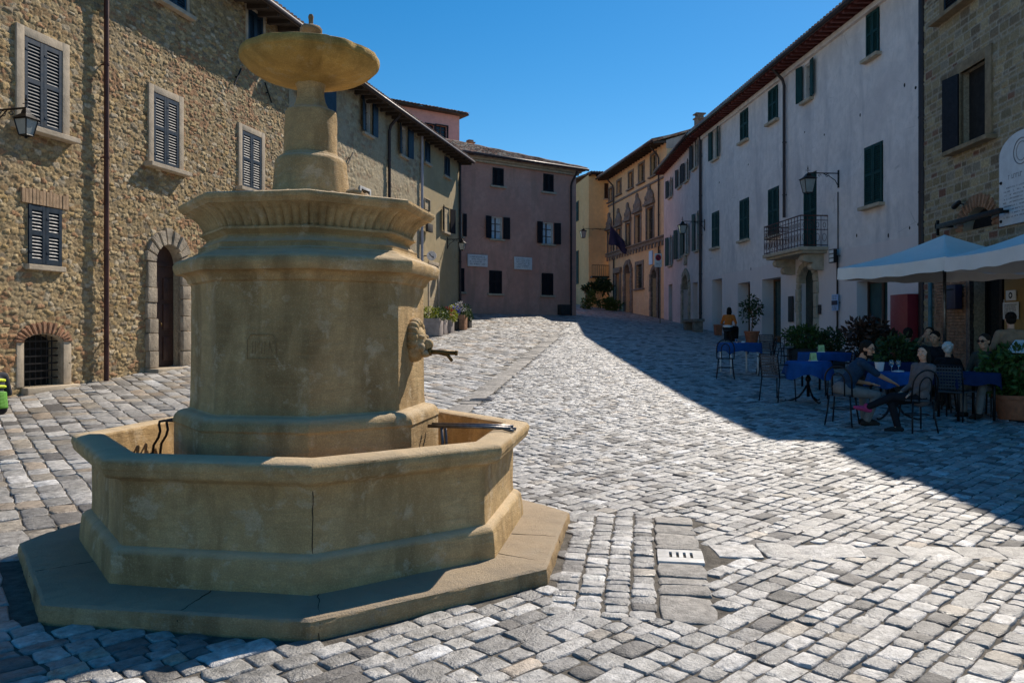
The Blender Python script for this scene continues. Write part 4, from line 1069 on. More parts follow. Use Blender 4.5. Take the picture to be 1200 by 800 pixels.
def build_right():
    H=Bld('rose_white_house','pale rose house with rows of dark shutters between the palace and the long white house',9.3,48.6,-.09,-9.95,9.97,11.2); BL['H']=H
    for a,b,c,d in ((784.5,787.5,210,231),(795.5,798.5,197,219),(803.5,807,189,212),(813,817,168,197)): H.win(a,b,c,d,'open','sh_dark')
    for a,b,c,d in ((784.5,787.5,277,311),(795,798.5,268,303),(802.5,806.5,263,298),(815.5,819.5,249,293)): H.win(a,b,c,d,'open','sh_green')
    def op(bl,pl,pr,pt,dep,pane,frame=None,lab=None,glazed=True,panel=None):
        u0,u1=bl.U(pl),bl.U(pr); uc=(u0+u1)/2; z0=min(bl.g(u0),bl.g(u1))-.05; z1=bl.Z(uc,pt); bl.hole(u0,u1,z0,z1,dep)
        q=MB(); q.box(u0,u1,dep-.04,dep,z0,z1); d=bl.part('door',q,M[pane])
        if lab: d['label']=lab
        if frame:
            q=MB(); q.box(u0,u0+.07,dep-.09,dep-.041,z0,z1); q.box(u1-.07,u1,dep-.09,dep-.041,z0,z1); q.box(u0+.07,u1-.07,dep-.088,dep-.041,z1-.07,z1); q.box(uc-.05,uc+.05,dep-.086,dep-.041,z0,z1-.07); q.box(u0+.07,u1-.07,dep-.084,dep-.041,z0+.1,z0+.35)
            bl.part('door_frame',q,M[frame],parent=d)
            q=MB(); q.tube([(uc+.08,dep-.14,z0+1.0),(uc+.08,dep-.14,z0+1.2)],.012,6); q.tube([(uc+.08,dep-.14,z0+1.02),(uc+.08,dep-.08,z0+1.02)],.01,6); q.tube([(uc+.08,dep-.14,z0+1.18),(uc+.08,dep-.08,z0+1.18)],.01,6); bl.part('handle',q,M['brass'],True,parent=d)
        return u0,u1,z0,z1,d
    op(H,783.5,788,333,.4,'sh_dark'); op(H,811.5,817.5,331,.35,'wood')
    u0,u1,z0,z1,d=op(H,800.5,807.5,322,.5,'door'); r=(u1-u0)/2
    H.arch_fill(u0,u1,z1-r,M['grey_stone'],y=-.01,dep=.45,zt=z1,parent=d); H.voussoirs(u0,u1,z1-r,.35,-.08,.05,9,M['grey_stone'],z0,parent=d)
    q=MB(); uu=H.U(804); zz=H.Z(uu,304); q.bbox(uu-.25,uu+.25,-.1,.0,zz-.3,zz+.35,.05); H.part('coat_of_arms',q,M['grey_stone'],angle=40)
    H.wall(M['p_house']); H.eaves(.55,mat='redwood',slope=17,rafter=.45)
    # long white house
    W=Bld('white_house','long weathered white plastered house with red-brown eaves and green shutters on the right',9.22,38.6,1.37,-18.42,18.47,11.1); BL['W']=W
    W.win(836,842,152,186,'open','sh_green',sillmat='frame_stone'); W.win(868,877,129,165,mat='sh_green',sillmat='frame_stone',sillout=.16); W.win(901,912,103,142,mat='sh_green',sillmat='frame_stone',sillout=.16)
    W.win(942.5,952,74,117,'open','sh_green',sillmat='frame_stone',sillout=.16); W.win(1016,1031,13,66,mat='sh_green',sillmat='frame_stone',sillout=.18)
    for a,b,c,d in ((835,843,248,290),(867.5,878,233,281),(901,913,220,276)): W.win(a,b,c,d,mat='sh_green',sillmat='frame_stone',sillout=.16)
    W.win(1014,1035,169,240,mat='sh_green',sillmat='frame_stone',sillout=.2)
    # balcony door
    ub0,ub1=W.U(941),W.U(957); uc=(ub0+ub1)/2; zbal=W.Z(uc,293)
    zt=W.Z(uc,203); W.hole(ub0,ub1,zbal,zt,.2)
    q=MB(); W.louvre(q,ub0+.01,uc-.005,zbal+.02,zt-.01,.02); W.louvre(q,uc+.005,ub1-.01,zbal+.02,zt-.01,.02); W.part('balcony_shutters',q,M['sh_green'])
    op(W,834.5,846,327,.55,'sh_brown','wood'); op(W,864.5,879,331,.55,'sh_brown','wood'); op(W,893,915,326,.55,'glass_green','wood',lab='glazed green shop door with a brown frame')
    op(W,1004,1040,328,.42,'glass_green','sh_brown',lab='wide glass cafe door with a brown frame')
    u0,u1,z0,z1,d=op(W,938.5,955.5,312,.22,'doorgreen'); r=(u1-u0)/2
    W.arch_fill(u0,u1,z1-r,M['frame_stone'],y=-.01,dep=.17,zt=z1,parent=d); W.voussoirs(u0,u1,z1-r,.24,-.09,.05,7,M['frame_stone'],z0,parent=d,rough=.008)
    q=MB()
    for k in range(2):
        for a,b in ((.25,.9),(1.0,1.7)): x=u0+.05+k*r; q.bbox(x,x+r-.1,.155,.182,z0+a,z0+b,.012)
    W.part('door_panel',q,M['doorgreen'],angle=40,parent=d)
    W.wall(M['m_white'])
    # balcony slab, corbels and railing
    a,b=W.U(899),W.U(966); a=uc-1.75; b=uc+1.35
    q=MB(); q.bbox(a,b,-.95,.0,zbal-.14,zbal-.02,.02); q.bbox(a+.08,b-.08,-.85,.0,zbal-.22,zbal-.142,.02)
    for c in (a+.35,b-.6):
        q.prism([(0,0)]*0 or [(c,zbal-.221),(c+.28,zbal-.221),(c+.28,zbal-.75),(c,zbal-.75)],-.22,0); q.prism([(c,zbal-.222),(c+.28,zbal-.222),(c+.28,zbal-.5),(c,zbal-.5)],-.55,-.222)
        q.tube([(c-.01,-.3,zbal-.62),(c+.29,-.3,zbal-.62)],.13,10); q.tube([(c-.01,-.6,zbal-.36),(c+.29,-.6,zbal-.36)],.12,10)
    bal=W.part('balcony',q,M['frame_stone'],angle=40)
    q=MB(); h=1.0; y=-.9
    def rail(p,r_,n):
        p=Vector(p); r_=Vector(r_)
        q.tube([p+Vector((0,0,h)),r_+Vector((0,0,h))],.022,6); q.tube([p+Vector((0,0,.05)),r_+Vector((0,0,.05))],.014,6); q.tube([p+Vector((0,0,h*.55)),r_+Vector((0,0,h*.55))],.012,5); q.tube([p+Vector((0,0,h*.85)),r_+Vector((0,0,h*.85))],.012,5)
        for k in range(n+1):
            c=p+(r_-p)*k/n; q.tube([c,c+Vector((0,0,h))],.011,5)
        dr=(r_-p)/n
        for k in range(n):
            c=p+dr*(k+.5)
            for zc,rr in ((.3,.09),(.7,.06)):
                q.tube([c+dr.normalized()*rr*math.cos(t*PI/4)*.75+Vector((0,0,zc*h+rr*1.4*math.sin(t*PI/4))) for t in range(8)],.008,4,closed=True)
            q.ell(c+Vector((0,0,h*.55)),.025,6,4)
    rail((a+.05,y,zbal-.02),(b-.05,y,zbal-.02),13); rail((a+.05,y,zbal-.02),(a+.05,0,zbal-.02),4); rail((b-.05,y,zbal-.02),(b-.05,0,zbal-.02),4)
    W.part('railing',q,M['rust'],parent=bal)
    W.pipe(922,76,255,mat='pipe_dark',r=.055); W.pipe(823,150,mat='pipe_dark',r=.07,elbow=False); W.pipe(1086.5,-40,mat='pipe_dark',r=.10,elbow=False,off=.12)
    W.eaves(.62,mat='redwood',slope=17,rafter=.36,rw=.13)
    q=MB(); q.bbox(0,W.L,-.12,.01,W.zt-.32,W.zt-.15,.03); W.part('eaves_moulding',q,M['m_white'])
    # old holes, iron hooks and stains on the front
    for x,y in ((1060,100),(1073,103),(1008,135),(966,158),(943,155),(1066,267),(1041,276),(1004,276),(843,214),(877,193),(880,315),(1076,263)):
        q=MB(); u=W.U(x); z=W.Z(u,y); q.ell((u,.0,z),(random.uniform(.03,.05),.012,random.uniform(.03,.08)),8,6); W.part('wall_hole',q,M['void'])
    # house of squared stone with the cafe
    S=Bld('squared_stone_house','house of squared brown stone blocks behind the white cafe parasols',10.45,20.1,-.28,-8.28,8.3,10.1,8); BL['S']=S
    S.win(1127,1157,77,168,'open','sh_dark',surround=.24,smat='ochre_stone',open_leaves=(-1,),pane='void',sillout=.2,ext=.16,label='big dark window with one open shutter leaf')
    S.win(1108,1142,-80,8,'closed','sh_dark',surround=.2,smat='ochre_stone',sillout=.2,ext=.14)
    u0,u1,z0,z1,d=op(S,1143,1180,316,.3,'glass','iron',lab='dark cafe door covered with small stickers')
    q=MB()
    for x,y,w,h,m in ((1169,330,.05,.11,0),(1166,335,.04,.05,1),(1171,352,.045,.07,1),(1162,353,.05,.04,0),(1170,378,.05,.12,0),(1168,365,.04,.05,1),(1171,366,.03,.04,0)):
        u=S.U(x); z=S.Z(u,y); q.box(u-w,u+w,.245,.258,z-h,z+h)
    S.part('sticker',q,M['white'],parent=d)
    # brick arch with a dark fanlight over the door
    u0,u1=S.U(1128),S.U(1166); zs=S.Z((u0+u1)/2,268); r=(u1-u0)/2*.92; uc=(u0+u1)/2
    S.hole(uc-r,uc+r,zs,zs+r*.85,.25)
    q=MB(); q.box(uc-r,uc+r,.2,.24,zs,zs+r*.9); fl=S.part('fanlight',q,M['void'])
    S.arch_fill(uc-r,uc+r,zs,M['ashlar_plain'] if 'ashlar_plain' in M else M['frame_stone'],y=-.012,dep=.22,zt=zs+r*.85,parent=fl,rise=r*.8)
    S.voussoirs(uc-r,uc+r,zs,.3,-.05,.05,17,M['brick'],None,parent=fl,rough=.006,rise=r*.8,name='brick_arch')
    S.wall(M['ashlar'],pat_ashlar,.03,(0,S.U(1290)))
    # brick pier left of the cafe door and ochre wall right of it
    q=MB(); a,b=S.U(1099),S.U(1142); zt=S.Z(a,300)
    z=-.2; row=0
    while z<zt:
        x=a+(0 if row%2 else -.12)
        while x<b:
            l=max(x,a);m=min(x+.235,b)
            if m-l>.03: q.bbox(l+.004,m-.004,-.09+random.uniform(-.004,.004),.0,z+.004,z+.066,.004)
            x+=.243
        z+=.073; row+=1
    S.part('brick_pier',q,M['brick'],angle=40)
    q=MB(); a=S.U(1181); q.box(a,S.L,-.07,-.02,-.5,S.Z(a,305)); S.part('ochre_panel',q,M['ochre_wall'])
    q=MB(); q.bbox(S.U(1138),S.U(1142),-.12,.02,0,S.Z(u0,312),.01); S.part('door_post',q,M['iron_grey'])
    S.pipe(1095,312,mat='pipe_teal',r=.05,elbow=False)
    S.eaves(.22,mat='darkwood',u0=.25)
M['pipe_teal']=simple('verdigris_pipe',(.07,.19,.23),.5,.1,var=.3,scale=3,bump=.001,kind='pos')
# ------------------------------------------------------------------ lamps, signs and other things on the walls
def lantern(bl,px,py,out,w,h,label,group='wall lanterns on brackets',arm_up=.25,scroll=True):
    """a four sided street lantern hung from a bracket; px,py: foot of the bracket on the wall"""
    u=bl.U(px); z=bl.Z(u,py); p=bl.W(u,0,z)
    o=empty('wall_lantern',p,bl.ang(),label,'street lamp',group)
    q=MB(); q.bbox(-.04,.04,-.03,.0,-.35,.2,.008); q.tube([(0,-.02,.1),(0,-out,.1)],.018,8)
    q.tube([(0,-.03,-.28),(0,-.12,-.12),(0,-.3,.0),(0,-.5*out,.085)],.012,6)
    for cy,r in ((-.28*out-.1,.075),(-.62*out,.055)):
        q.tube([(0,cy+r*(1-t*.09)*math.cos(t*.7),.02+r*(1-t*.09)*math.sin(t*.7)) for t in range(10)],.008,5)
    q.tube([(0,-out,.1),(0,-out,.32)],.010,6); q.ell((0,-out,.24),.025,8,6); q.tube([(0,-out-.07,.18),(0,-out+.07,.18)],.008,5)
    q.tube([(0,-out,.1),(0,-out,.02)],.012,6)
    q.build('bracket',M['iron'],o)
    zt=.0-.1; a=w/2; b=w*.30
    q=MB(); c=(0,-out)
    def ring(r,z): return [(c[0]-r,c[1]-r,z),(c[0]+r,c[1]-r,z),(c[0]+r,c[1]+r,z),(c[0]-r,c[1]+r,z)]
    T=ring(a,zt); Bt=ring(b,zt-h)
    q.add(ring(a*.96,zt-.004)+ring(b*.96,zt-h+.004),[(0,1,5,4),(1,2,6,5),(2,3,7,6),(3,0,4,7)])
    q.build('lamp_glass',M['lampglass'],o)
    q=MB()
    for i in range(4):
        q.tube([T[i],Bt[i]],.011,5); q.tube([T[i],T[(i+1)%4]],.013,5); q.tube([Bt[i],Bt[(i+1)%4]],.011,5)
    q.ell((0,-out,zt-h-.03),.025,8,6)
    q.build('lamp_frame',M['iron'],o)
    q=MB(); q.add(ring(a*1.22,zt+.01)+ring(a*.45,zt+.10)+ring(a*.35,zt+.16)+ring(.01,zt+.2),[(0,1,5,4),(1,2,6,5),(2,3,7,6),(3,0,4,7),(4,5,9,8),(5,6,10,9),(6,7,11,10),(7,4,8,11),(8,9,13,12),(9,10,14,13),(10,11,15,14),(11,8,12,15),(3,2,1,0)])
    q.build('lamp_cap',M['iron'],o); return o

def marks(q,x0,x1,z0,z1,y,rows,rng,th=.3):
    """rows of small strokes like worn lettering"""
    h=(z1-z0)/rows
    for k in range(rows):
        z=z1-(k+.5)*h; x=x0+rng.uniform(0,.06)*(x1-x0); e=x1-rng.uniform(0,.1)*(x1-x0)
        while x<e:
            l=h*rng.uniform(.25,.5); 
            if rng.random()<.82: 
                k2=rng.random()
                if k2<.5: q.box(x,x+l*.3,y-.002,y,z-h*th,z+h*th); q.box(x+l*.3,x+l,y-.002,y,z+h*th*(.6 if k2<.25 else -.9),z+h*th*(1 if k2<.25 else -.5))
                else: q.box(x,x+l*.28,y-.002,y,z-h*th,z+h*th); q.box(x+l*.7,x+l,y-.002,y,z-h*th,z+h*th); q.box(x+l*.28,x+l*.7,y-.002,y,z-h*.05,z+h*.08)
            x+=l*1.35

def build_fittings():
    A,B,P,W,S,H,Z=(BL[k] for k in 'ABPWSHZ')
    lantern(A,-14,137,.80,.25,.27,'small iron wall lantern beside the shuttered window of the rough stone house')
    lantern(W,983,207,1.0,.36,.42,'large iron lantern on a scrolled bracket beside the balcony')
    lantern(W,826,262,1.1,.34,.38,'iron lantern at the joint of the white and the rose house')
    lantern(Z,713,270,2.0,.42,.5,'lantern on a long arm in front of the yellow house')
    lantern(B,524,283,.75,.28,.32,'dark lantern at the corner with the pink house')
    def wallsign(name,label,cat,bl,pl,pr,pt,pb,mat,y=-.05,th=.045,marks_rows=0,back=None):
        u0,u1=bl.U(pl),bl.U(pr); uc=(u0+u1)/2; z0,z1=bl.Z(uc,pb),bl.Z(uc,pt)
        o=empty(name,bl.W(uc,0,(z0+z1)/2),bl.ang(),label,cat); w=(u1-u0)/2; h=(z1-z0)/2
        q=MB(); q.bbox(-w,w,y-th,y,-h,h,min(.012,th*.3)); q.build('plate' if mat!='marble' else 'slab',M[mat],o,angle=40)
        q=MB()
        for sx in (-1,1): q.box(sx*w*.8-.012,sx*w*.8+.012,y,.01,-.012,.012)
        q.build('fixing',M['iron'],o)
        if marks_rows:
            q=MB(); marks(q,-w*.8,w*.8,-h*.75,h*.8,y-th-.0005,marks_rows,random.Random(int(pl))); q.build('inscription',M['mark'],o)
        return o,w,h
    wallsign('marble_plaque','pale marble plaque on the pink house nearest its left corner','plaque',P,547,570.5,298.5,312.5,'marble',marks_rows=4)
    wallsign('marble_plaque','plain pale marble plaque between the lower windows of the pink house','plaque',P,601.5,622.5,301.5,316,'marble',marks_rows=6)
    wallsign('meter_box','dark grey box standing at the foot of the pink house','utility box',P,653,663.5,357,369,'planter_dark',y=-.02,th=.35)
    wallsign('floodlight','small dark square lamp on the ochre end of the tan house','floodlight',B,495.5,501.5,262.5,272,'planter_dark',y=-.12,th=.12)
    o,w,h=wallsign('shop_sign','small three field sign box under the lantern cable of the white house','sign',W,979,985.5,292,308,'iron',y=-.12,th=.1)
    q=MB()
    for k,m in enumerate((.62,0,-.62)): q.box(-w*.75,w*.75,-.226,-.2205,h*m-h*.24,h*m+h*.24)
    q.build('sign_face',M['white'],o)
    o,w,h=wallsign('notice_panel','white and dark blue notice panel on the white house','sign',W,978.5,985.5,345,364,'blue_sign',y=-.08,th=.03)
    q=MB(); q.box(-w,w,-.116,-.1105,-h*.3,h*.25); q.build('band',M['navy'],o)
    q=MB(); marks(q,-w*.8,w*.8,h*.35,h*.9,-.1105,3,random.Random(2)); marks(q,-w*.8,w*.8,-h*.9,-h*.4,-.1105,3,random.Random(3)); q.build('inscription',M['mark'],o)
    wallsign('menu_board','tall narrow dark menu board left of the arched door','sign',W,925.5,931,347,377,'planter_dark',y=-.03,th=.04)
    wallsign('doorbell_panel','small dark bell panel right of the arched door','bell panel',W,960,963,357,368,'planter_dark',y=-.02,th=.03)
    # cable from the lantern to the signs
    q=MB(); u=W.U(983); q.tube([(u,-.03,W.Z(u,225)),(u,-.03,W.Z(u,292))],.018,6); q.tube([(u,-.05,W.Z(u,300)),(u,-.05,W.g(u))],.03,6); W.part('wall_cable',q,M['iron'])
    # telephone sign
    u=B.U(497.5); z=B.Z(u,300); o=empty('telephone_sign',B.W(u,0,z),0,'round pale sign with a dark telephone receiver on the tan house','sign')
    q=MB(); 
    bm=bmesh.new(); bmesh.ops.create_cone(bm,cap_ends=True,segments=28,radius1=.21,radius2=.21,depth=.05,matrix=Matrix.Translation((.32,-.1,0))@Matrix.Rotation(PI/2,4,'X')); q.bm(bm); q.build('disc',M['flower_white'],o,angle=40)
    q=MB(); q.tube([(.23,-.13,.09),(.27,-.13,.02),(.34,-.13,-.04),(.42,-.13,-.08)],[.03,.018,.018,.03],6); q.build('receiver',M['navy'],o)
    q=MB(); q.box(-.05,.12,-.11,-.09,-.02,.02); q.build('bracket',M['iron'],o)
    # no parking sign on its post
    p=G(773.5,379); o=empty('parking_sign',p,R(12),'white no parking sign with a red and blue disc on a thin post','road sign')
    q=MB(); q.tube([(0,0,-.1),(0,0,3.9)],.035,8); q.build('post',M['iron_grey'],o)
    q=MB(); zc=3.35; q.bbox(-.33,.07,-.07,-.04,zc-.36,zc+.36,.01); q.build('plate',M['white'],o,angle=40)
    q=MB()
    def disc(q,r,y,zc,x=-.13,n=24): q.add([(x+r*math.cos(2*PI*k/n),y,zc+r*math.sin(2*PI*k/n)) for k in range(n)],[tuple(range(n-1,-1,-1))]); return q
    disc(q,.165,-.0735,zc+.14).build('ring',M['red_sign'],o); disc(MB(),.115,-.0755,zc+.14).build('disc',M['navy'],o)
    q=MB(); c=zc+.14; q.add([(-.13-.1,-.077,c+.06),(-.13-.06,-.077,c+.1),(-.13+.1,-.077,c-.06),(-.13+.06,-.077,c-.1)],[(3,2,1,0)]); q.build('bar',M['red_sign'],o)
    q=MB(); marks(q,-.29,.03,zc-.32,zc-.13,-.071,2,random.Random(6)); q.build('inscription',M['mark'],o)
    # flag
    u=Z.U(737); z=Z.Z(u,289); o=empty('flag',Z.W(u,0,z),Z.ang(),'dark blue flag hanging from a slanting pole on the palace','flag')
    q=MB(); q.tube([(0,0,0),(0,-1.4,1.55)],.03,8); q.ell((0,-1.42,1.58),.06,8,6); q.build('pole',M['iron_grey'],o)
    n=14; vs=[];fs=[]
    for i in range(n+1):
        f=i/n; py=-.35-1.0*f; pz=.4+1.1*f
        for j in range(n+1):
            g=j/n; vs.append((.10*math.sin(f*9+g*2)*g,py+.25*g*(1-f)-.55*g*f*.2,pz-1.25*g*(.75+.25*f)-.1*math.sin(f*8)*g))
    for i in range(n):
        for j in range(n): a=i*(n+1)+j; fs.append((a,a+1,a+n+2,a+n+1))
    q=MB(); q.add(vs,fs); f=q.build('flag_cloth',M['flag'],o,True); md=f.modifiers.new('t','SOLIDIFY'); md.thickness=.012
    # white inscription slab on the squared stone house
    u0=S.U(1176); u1=u0+1.55; uc=(u0+u1)/2; zb=S.Z(u0,266); zt=S.Z(uc,152); o=empty('marble_tablet',S.W(uc,0,zb),S.ang(),'large white marble tablet with a rounded top above the cafe door','plaque')
    w=(u1-u0)/2; hh=zt-zb; q=MB(); pts=[(-w,0),(w,0),(w,hh-w*.55)]+[(w*math.cos(PI*k/16),hh-w*.55+w*.55*math.sin(PI*k/16)) for k in range(1,16)]+[(-w,hh-w*.55)]
    q.prism(pts,-.09,-.02); q.build('slab',M['marble'],o)
    q=MB(); q.tube([(.0-.0+.26*math.cos(2*PI*k/24),-.092,hh-.42+.26*math.sin(2*PI*k/24)) for k in range(24)],.012,5,closed=True); q.tube([(.17*math.cos(2*PI*k/20),-.092,hh-.42+.19*math.sin(2*PI*k/20)) for k in range(20)],.008,5,closed=True); q.build('emblem',M['mark'],o)
    q=MB(); rg=random.Random(8); marks(q,-w*.6,w*.7,hh-.95,hh-.8,-.0905,1,rg); marks(q,-w*.82,w*.85,.12,hh-1.05,-.0905,9,rg,.2); q.build('inscription',M['mark'],o)
    for x,z in ((-w*.9,.1),(-w*.9,hh-.95),(w*.9,.1),(w*.9,hh-.95)): q=MB(); q.ell((x,-.095,z),.035,8,6); q.build('stud',M['iron'],o,True)
    # black iron sign beam
    u0=S.U(1114); L=2.6; z=S.Z(u0,266); o=empty('iron_beam',S.W(u0,0,z),S.ang(),'black iron beam with a scroll end over the cafe door','beam')
    q=MB(); q.bbox(0,L,-.34,-.26,-.05,.06,.01); q.box(.1,.16,-.26,0,-.03,.03); q.box(L-.16,L-.1,-.26,0,-.03,.03); q.build('bar',M['iron'],o,angle=40)
    q=MB(); q.tube([(-.02+.12*(1-t*.08)*math.cos(t*.65+1),-.3,.02+.12*(1-t*.08)*math.sin(t*.65+1)) for t in range(11)],.022,6); q.box(-.03,.02,-.33,-.27,-.2,.16); q.build('scroll',M['iron'],o)
    # small spotlight above the brick arch
    u=S.U(1132); z=S.Z(u,240); o=empty('spotlight',S.W(u,0,z),S.ang(),'black spotlight above the brick arch of the cafe','spotlight')
    q=MB(); q.tube([(0,0,0),(0,-.18,.03)],.015,6); q.build('arm',M['iron'],o); q=MB(); q.cap((-.12,-.2,-.02),(.16,-.24,.03),.07,.05,10); q.build('lamp_head',M['iron'],o,True)
    # post box, round sign and menu on the cafe wall
    o,w,h=wallsign('post_box','dark blue post box on the brick pier','post box',S,1121,1134.5,334,362,'navy',y=-.13,th=.16)
    q=MB(); q.box(-w*.7,w*.7,-.2935,-.2905,h*.55,h*.68); q.build('slot',M['void'],o)
    o,w,h=wallsign('square_sign','white square sign with a dark round emblem on the ochre cafe wall','sign',S,1185.5,1197,340,352,'white',y=-.1,th=.02)
    disc(MB(),min(w,h)*.62,-.1215,0,0).build('disc',M['iron'],o); disc(MB(),min(w,h)*.3,-.123,0,0).build('emblem',M['white'],o)
    wallsign('price_list','pale paper price list on the ochre cafe wall','notice',S,1181.5,1200,354,374,'marble',y=-.1,th=.012,marks_rows=7)
    wallsign('red_cabinet','tall wine red cabinet against the white house','cabinet',W,1063,1084,345,422,'red_box',y=-.02,th=.45)

# ------------------------------------------------------------------ cafe furniture
def face(dx,dy): return math.atan2(-dx,dy)      # rotation that turns local +y towards (dx,dy)
def make_bentwood(label):
    o=empty('cafe_chair',(0,0,0),0,label,'chair')
    q=MB(); q.lathe([(.0,.44),(.185,.44),(.198,.452),(.195,.466),(.16,.47),(.0,.466)],24,cap=False); q.build('seat',M['seat'],o,angle=40)
    arch=[(-.185,-.16,.45)]+[(-.19*math.cos(PI*k/12)*(1 if k else 1),-.2-.05*math.sin(PI*k/12),.68+.21*math.sin(PI*k/12)) for k in range(13)]+[(.185,-.16,.45)]
    q=MB(); q.tube(arch,.0125,7); 
    q.tube([(-.085,-.185,.45)]+[(-.09*math.cos(PI*k/10),-.205-.03*math.sin(PI*k/10),.66+.13*math.sin(PI*k/10)) for k in range(11)]+[(.085,-.185,.45)],.010,6)
    q.build('backrest',M['iron'],o,True)
    for x,y,s in ((-.15,.13,1),(.15,.13,1),(-.15,-.14,-1),(.15,-.14,-1)):
        q=MB(); q.tube([(x,y,.45),(x*1.12,y+s*.02,.22),(x*1.3,y+s*.06,0)],[.013,.0125,.011],7); q.build('leg',M['iron'],o,True)
    q=MB(); q.tube([(.165*math.cos(2*PI*k/20),.155*math.sin(2*PI*k/20),.25) for k in range(20)],.009,6,closed=True); q.build('foot_ring',M['iron'],o,True)
    return o
def make_square_chair(label):
    o=empty('metal_chair',(0,0,0),0,label,'chair')
    q=MB(); q.bbox(-.21,.21,-.2,.21,.435,.46,.01); q.build('seat',M['seat'],o,angle=40)
    for x in (-.2,.2):
        q=MB(); q.tube([(x,.2,.44),(x*1.06,.22,0)],.012,7); q.build('leg',M['iron'],o,True)
        q=MB(); q.tube([(x,-.2,.44),(x*1.06,-.26,0)],.012,7); q.build('leg',M['iron'],o,True)
        q=MB(); q.tube([(x,-.24,.66),(x,-.05,.67),(x,.16,.65),(x,.2,.45)],.011,6); q.build('armrest',M['iron'],o,True)
    q=MB(); q.tube([(-.2,-.2,.44),(-.2,-.26,.86),(.2,-.26,.86),(.2,-.2,.44)],.013,7); q.build('back_frame',M['iron'],o,True)
    q=MB()
    for k in range(7): z=.5+.05*k; y=-.205-.06*(z-.44)/.42; q.box(-.19,.19,y-.006,y+.006,z,z+.026)
    for k in range(9): x=-.17+.0425*k; q.add([(x-.007,-.218,.48),(x+.007,-.218,.48),(x+.007,-.266,.85),(x-.007,-.266,.85)],[(0,1,2,3)])
    q.build('backrest',M['seat'],o)
    return o
def cloth_round(r,drop,z,seed,n=72):
    rng=random.Random(seed); vs=[(0,0,z)]; fs=[]; ph=rng.random()*6
    rings=[(r*.5,0),(r*.96,0),(r,-.008)]+[(r+.012+.03*t,-.008-drop*t) for t in (.15,.35,.6,.8,1)]
    for j,(rr,dz) in enumerate(rings):
        for k in range(n):
            a=2*PI*k/n; t=max(0,-dz/drop)
            w=rr+t*(.03*math.sin(9*a+ph)+.015*math.sin(17*a+ph*2)); d=dz*(1+.18*t*math.cos(4*a+ph))
            vs.append((w*math.cos(a),w*math.sin(a),z+d))
    for k in range(n): fs.append((0,1+k,1+(k+1)%n))
    for j in range(len(rings)-1):
        for k in range(n): k2=(k+1)%n; fs.append((1+j*n+k,1+(j+1)*n+k,1+(j+1)*n+k2,1+j*n+k2))
    q=MB(); q.add(vs,fs); return q
def cloth_square(wx,wy,drop,z,seed,n=14):
    """square cloth: flat top, sides hanging in folds"""
    rng=random.Random(seed); ph=rng.random()*6; per=[]
    for i in range(n): per.append((-wx+2*wx*i/n,-wy))
    for i in range(n): per.append((wx,-wy+2*wy*i/n))
    for i in range(n): per.append((wx-2*wx*i/n,wy))
    for i in range(n): per.append((-wx,wy-2*wy*i/n))
    m=len(per); vs=[(0,0,z)];fs=[]
    for s,t in ((.97,0),(1,.02),(1.01,.25),(1.02,.6),(1.03,1)):
        for k,(x,y) in enumerate(per):
            w=s+t*.035*math.sin(k*1.3+ph); c=abs(x/wx)**8*abs(y/wy)**8
            vs.append((x*w,y*w,z-drop*t*(1+.45*c+.08*math.sin(k*.7+ph)*t)))
    for k in range(m): fs.append((0,1+k,1+(k+1)%m))
    for j in range(4):
        for k in range(m): k2=(k+1)%m; fs.append((1+j*m+k,1+(j+1)*m+k,1+(j+1)*m+k2,1+j*m+k2))
    q=MB(); q.add(vs,fs); return q
def round_table(loc,rz,label,clabel,r=.36,mat='cloth',drop=.24,seed=1):
    o=empty('cafe_table',loc,rz,label,'table','round cafe tables')
    q=MB(); q.lathe([(r-.01,.71),(r,.715),(r,.73),(r-.005,.735)],32); q.build('table_top',M['iron'],o,angle=40)
    q=MB(); q.tube([(0,0,.71),(0,0,.10)],.028,10); q.ell((0,0,.42),(.05,.05,.06),10,8); q.build('pedestal',M['iron'],o,True)
    for k in range(3):
        a=2*PI*k/3+.4; c,s=math.cos(a),math.sin(a); q=MB()
        q.tube([(c*d,s*d,z) for d,z in ((.02,.3),(.08,.2),(.16,.09),(.26,.04),(.36,.012),(.40,.035))],[.018,.018,.017,.016,.015,.014],7); q.build('foot',M['iron'],o,True)
    c=cloth_round(r+.012,drop,.742,seed).build('tablecloth',M[mat],None,True); c.location=loc; c.rotation_euler=(0,0,rz); tag(c,clabel,'tablecloth','blue tablecloths')
    return o
def square_table(loc,rz,wx,wy,label,clabel,legmat='white',mat='cloth',drop=.2,seed=1):
    o=empty('cafe_table',loc,rz,label,'table','square cafe tables')
    q=MB(); q.bbox(-wx,wx,-wy,wy,.71,.735,.006); q.build('table_top',M[legmat],o,angle=40)
    for x in (-1,1):
        for y in (-1,1): q=MB(); q.tube([(x*(wx-.05),y*(wy-.05),.715),(x*(wx-.05),y*(wy-.05),0)],.022,8); q.build('leg',M[legmat],o,True)
    c=cloth_square(wx+.014,wy+.014,drop,.742,seed).build('tablecloth',M[mat],None,True); c.location=loc; c.rotation_euler=(0,0,rz); tag(c,clabel,'tablecloth','blue tablecloths')
    return o
def menu_holder(loc,rz,label):
    o=empty('menu_holder',loc,rz,label,'menu holder'); q=MB(); q.add([(-.06,-.035,.0),(.06,-.035,0),(.06,-.003,.15),(-.06,-.003,.15),(-.06,.035,0),(.06,.035,0),(.06,.003,.15),(-.06,.003,.15)],[(0,1,2,3),(5,4,7,6),(3,2,6,7)]); q.build('menu_card',M['paper'],o)
    q=MB(); q.bbox(-.07,.07,-.05,.05,.0,.014,.004); q.build('foot',M['white'],o); return o
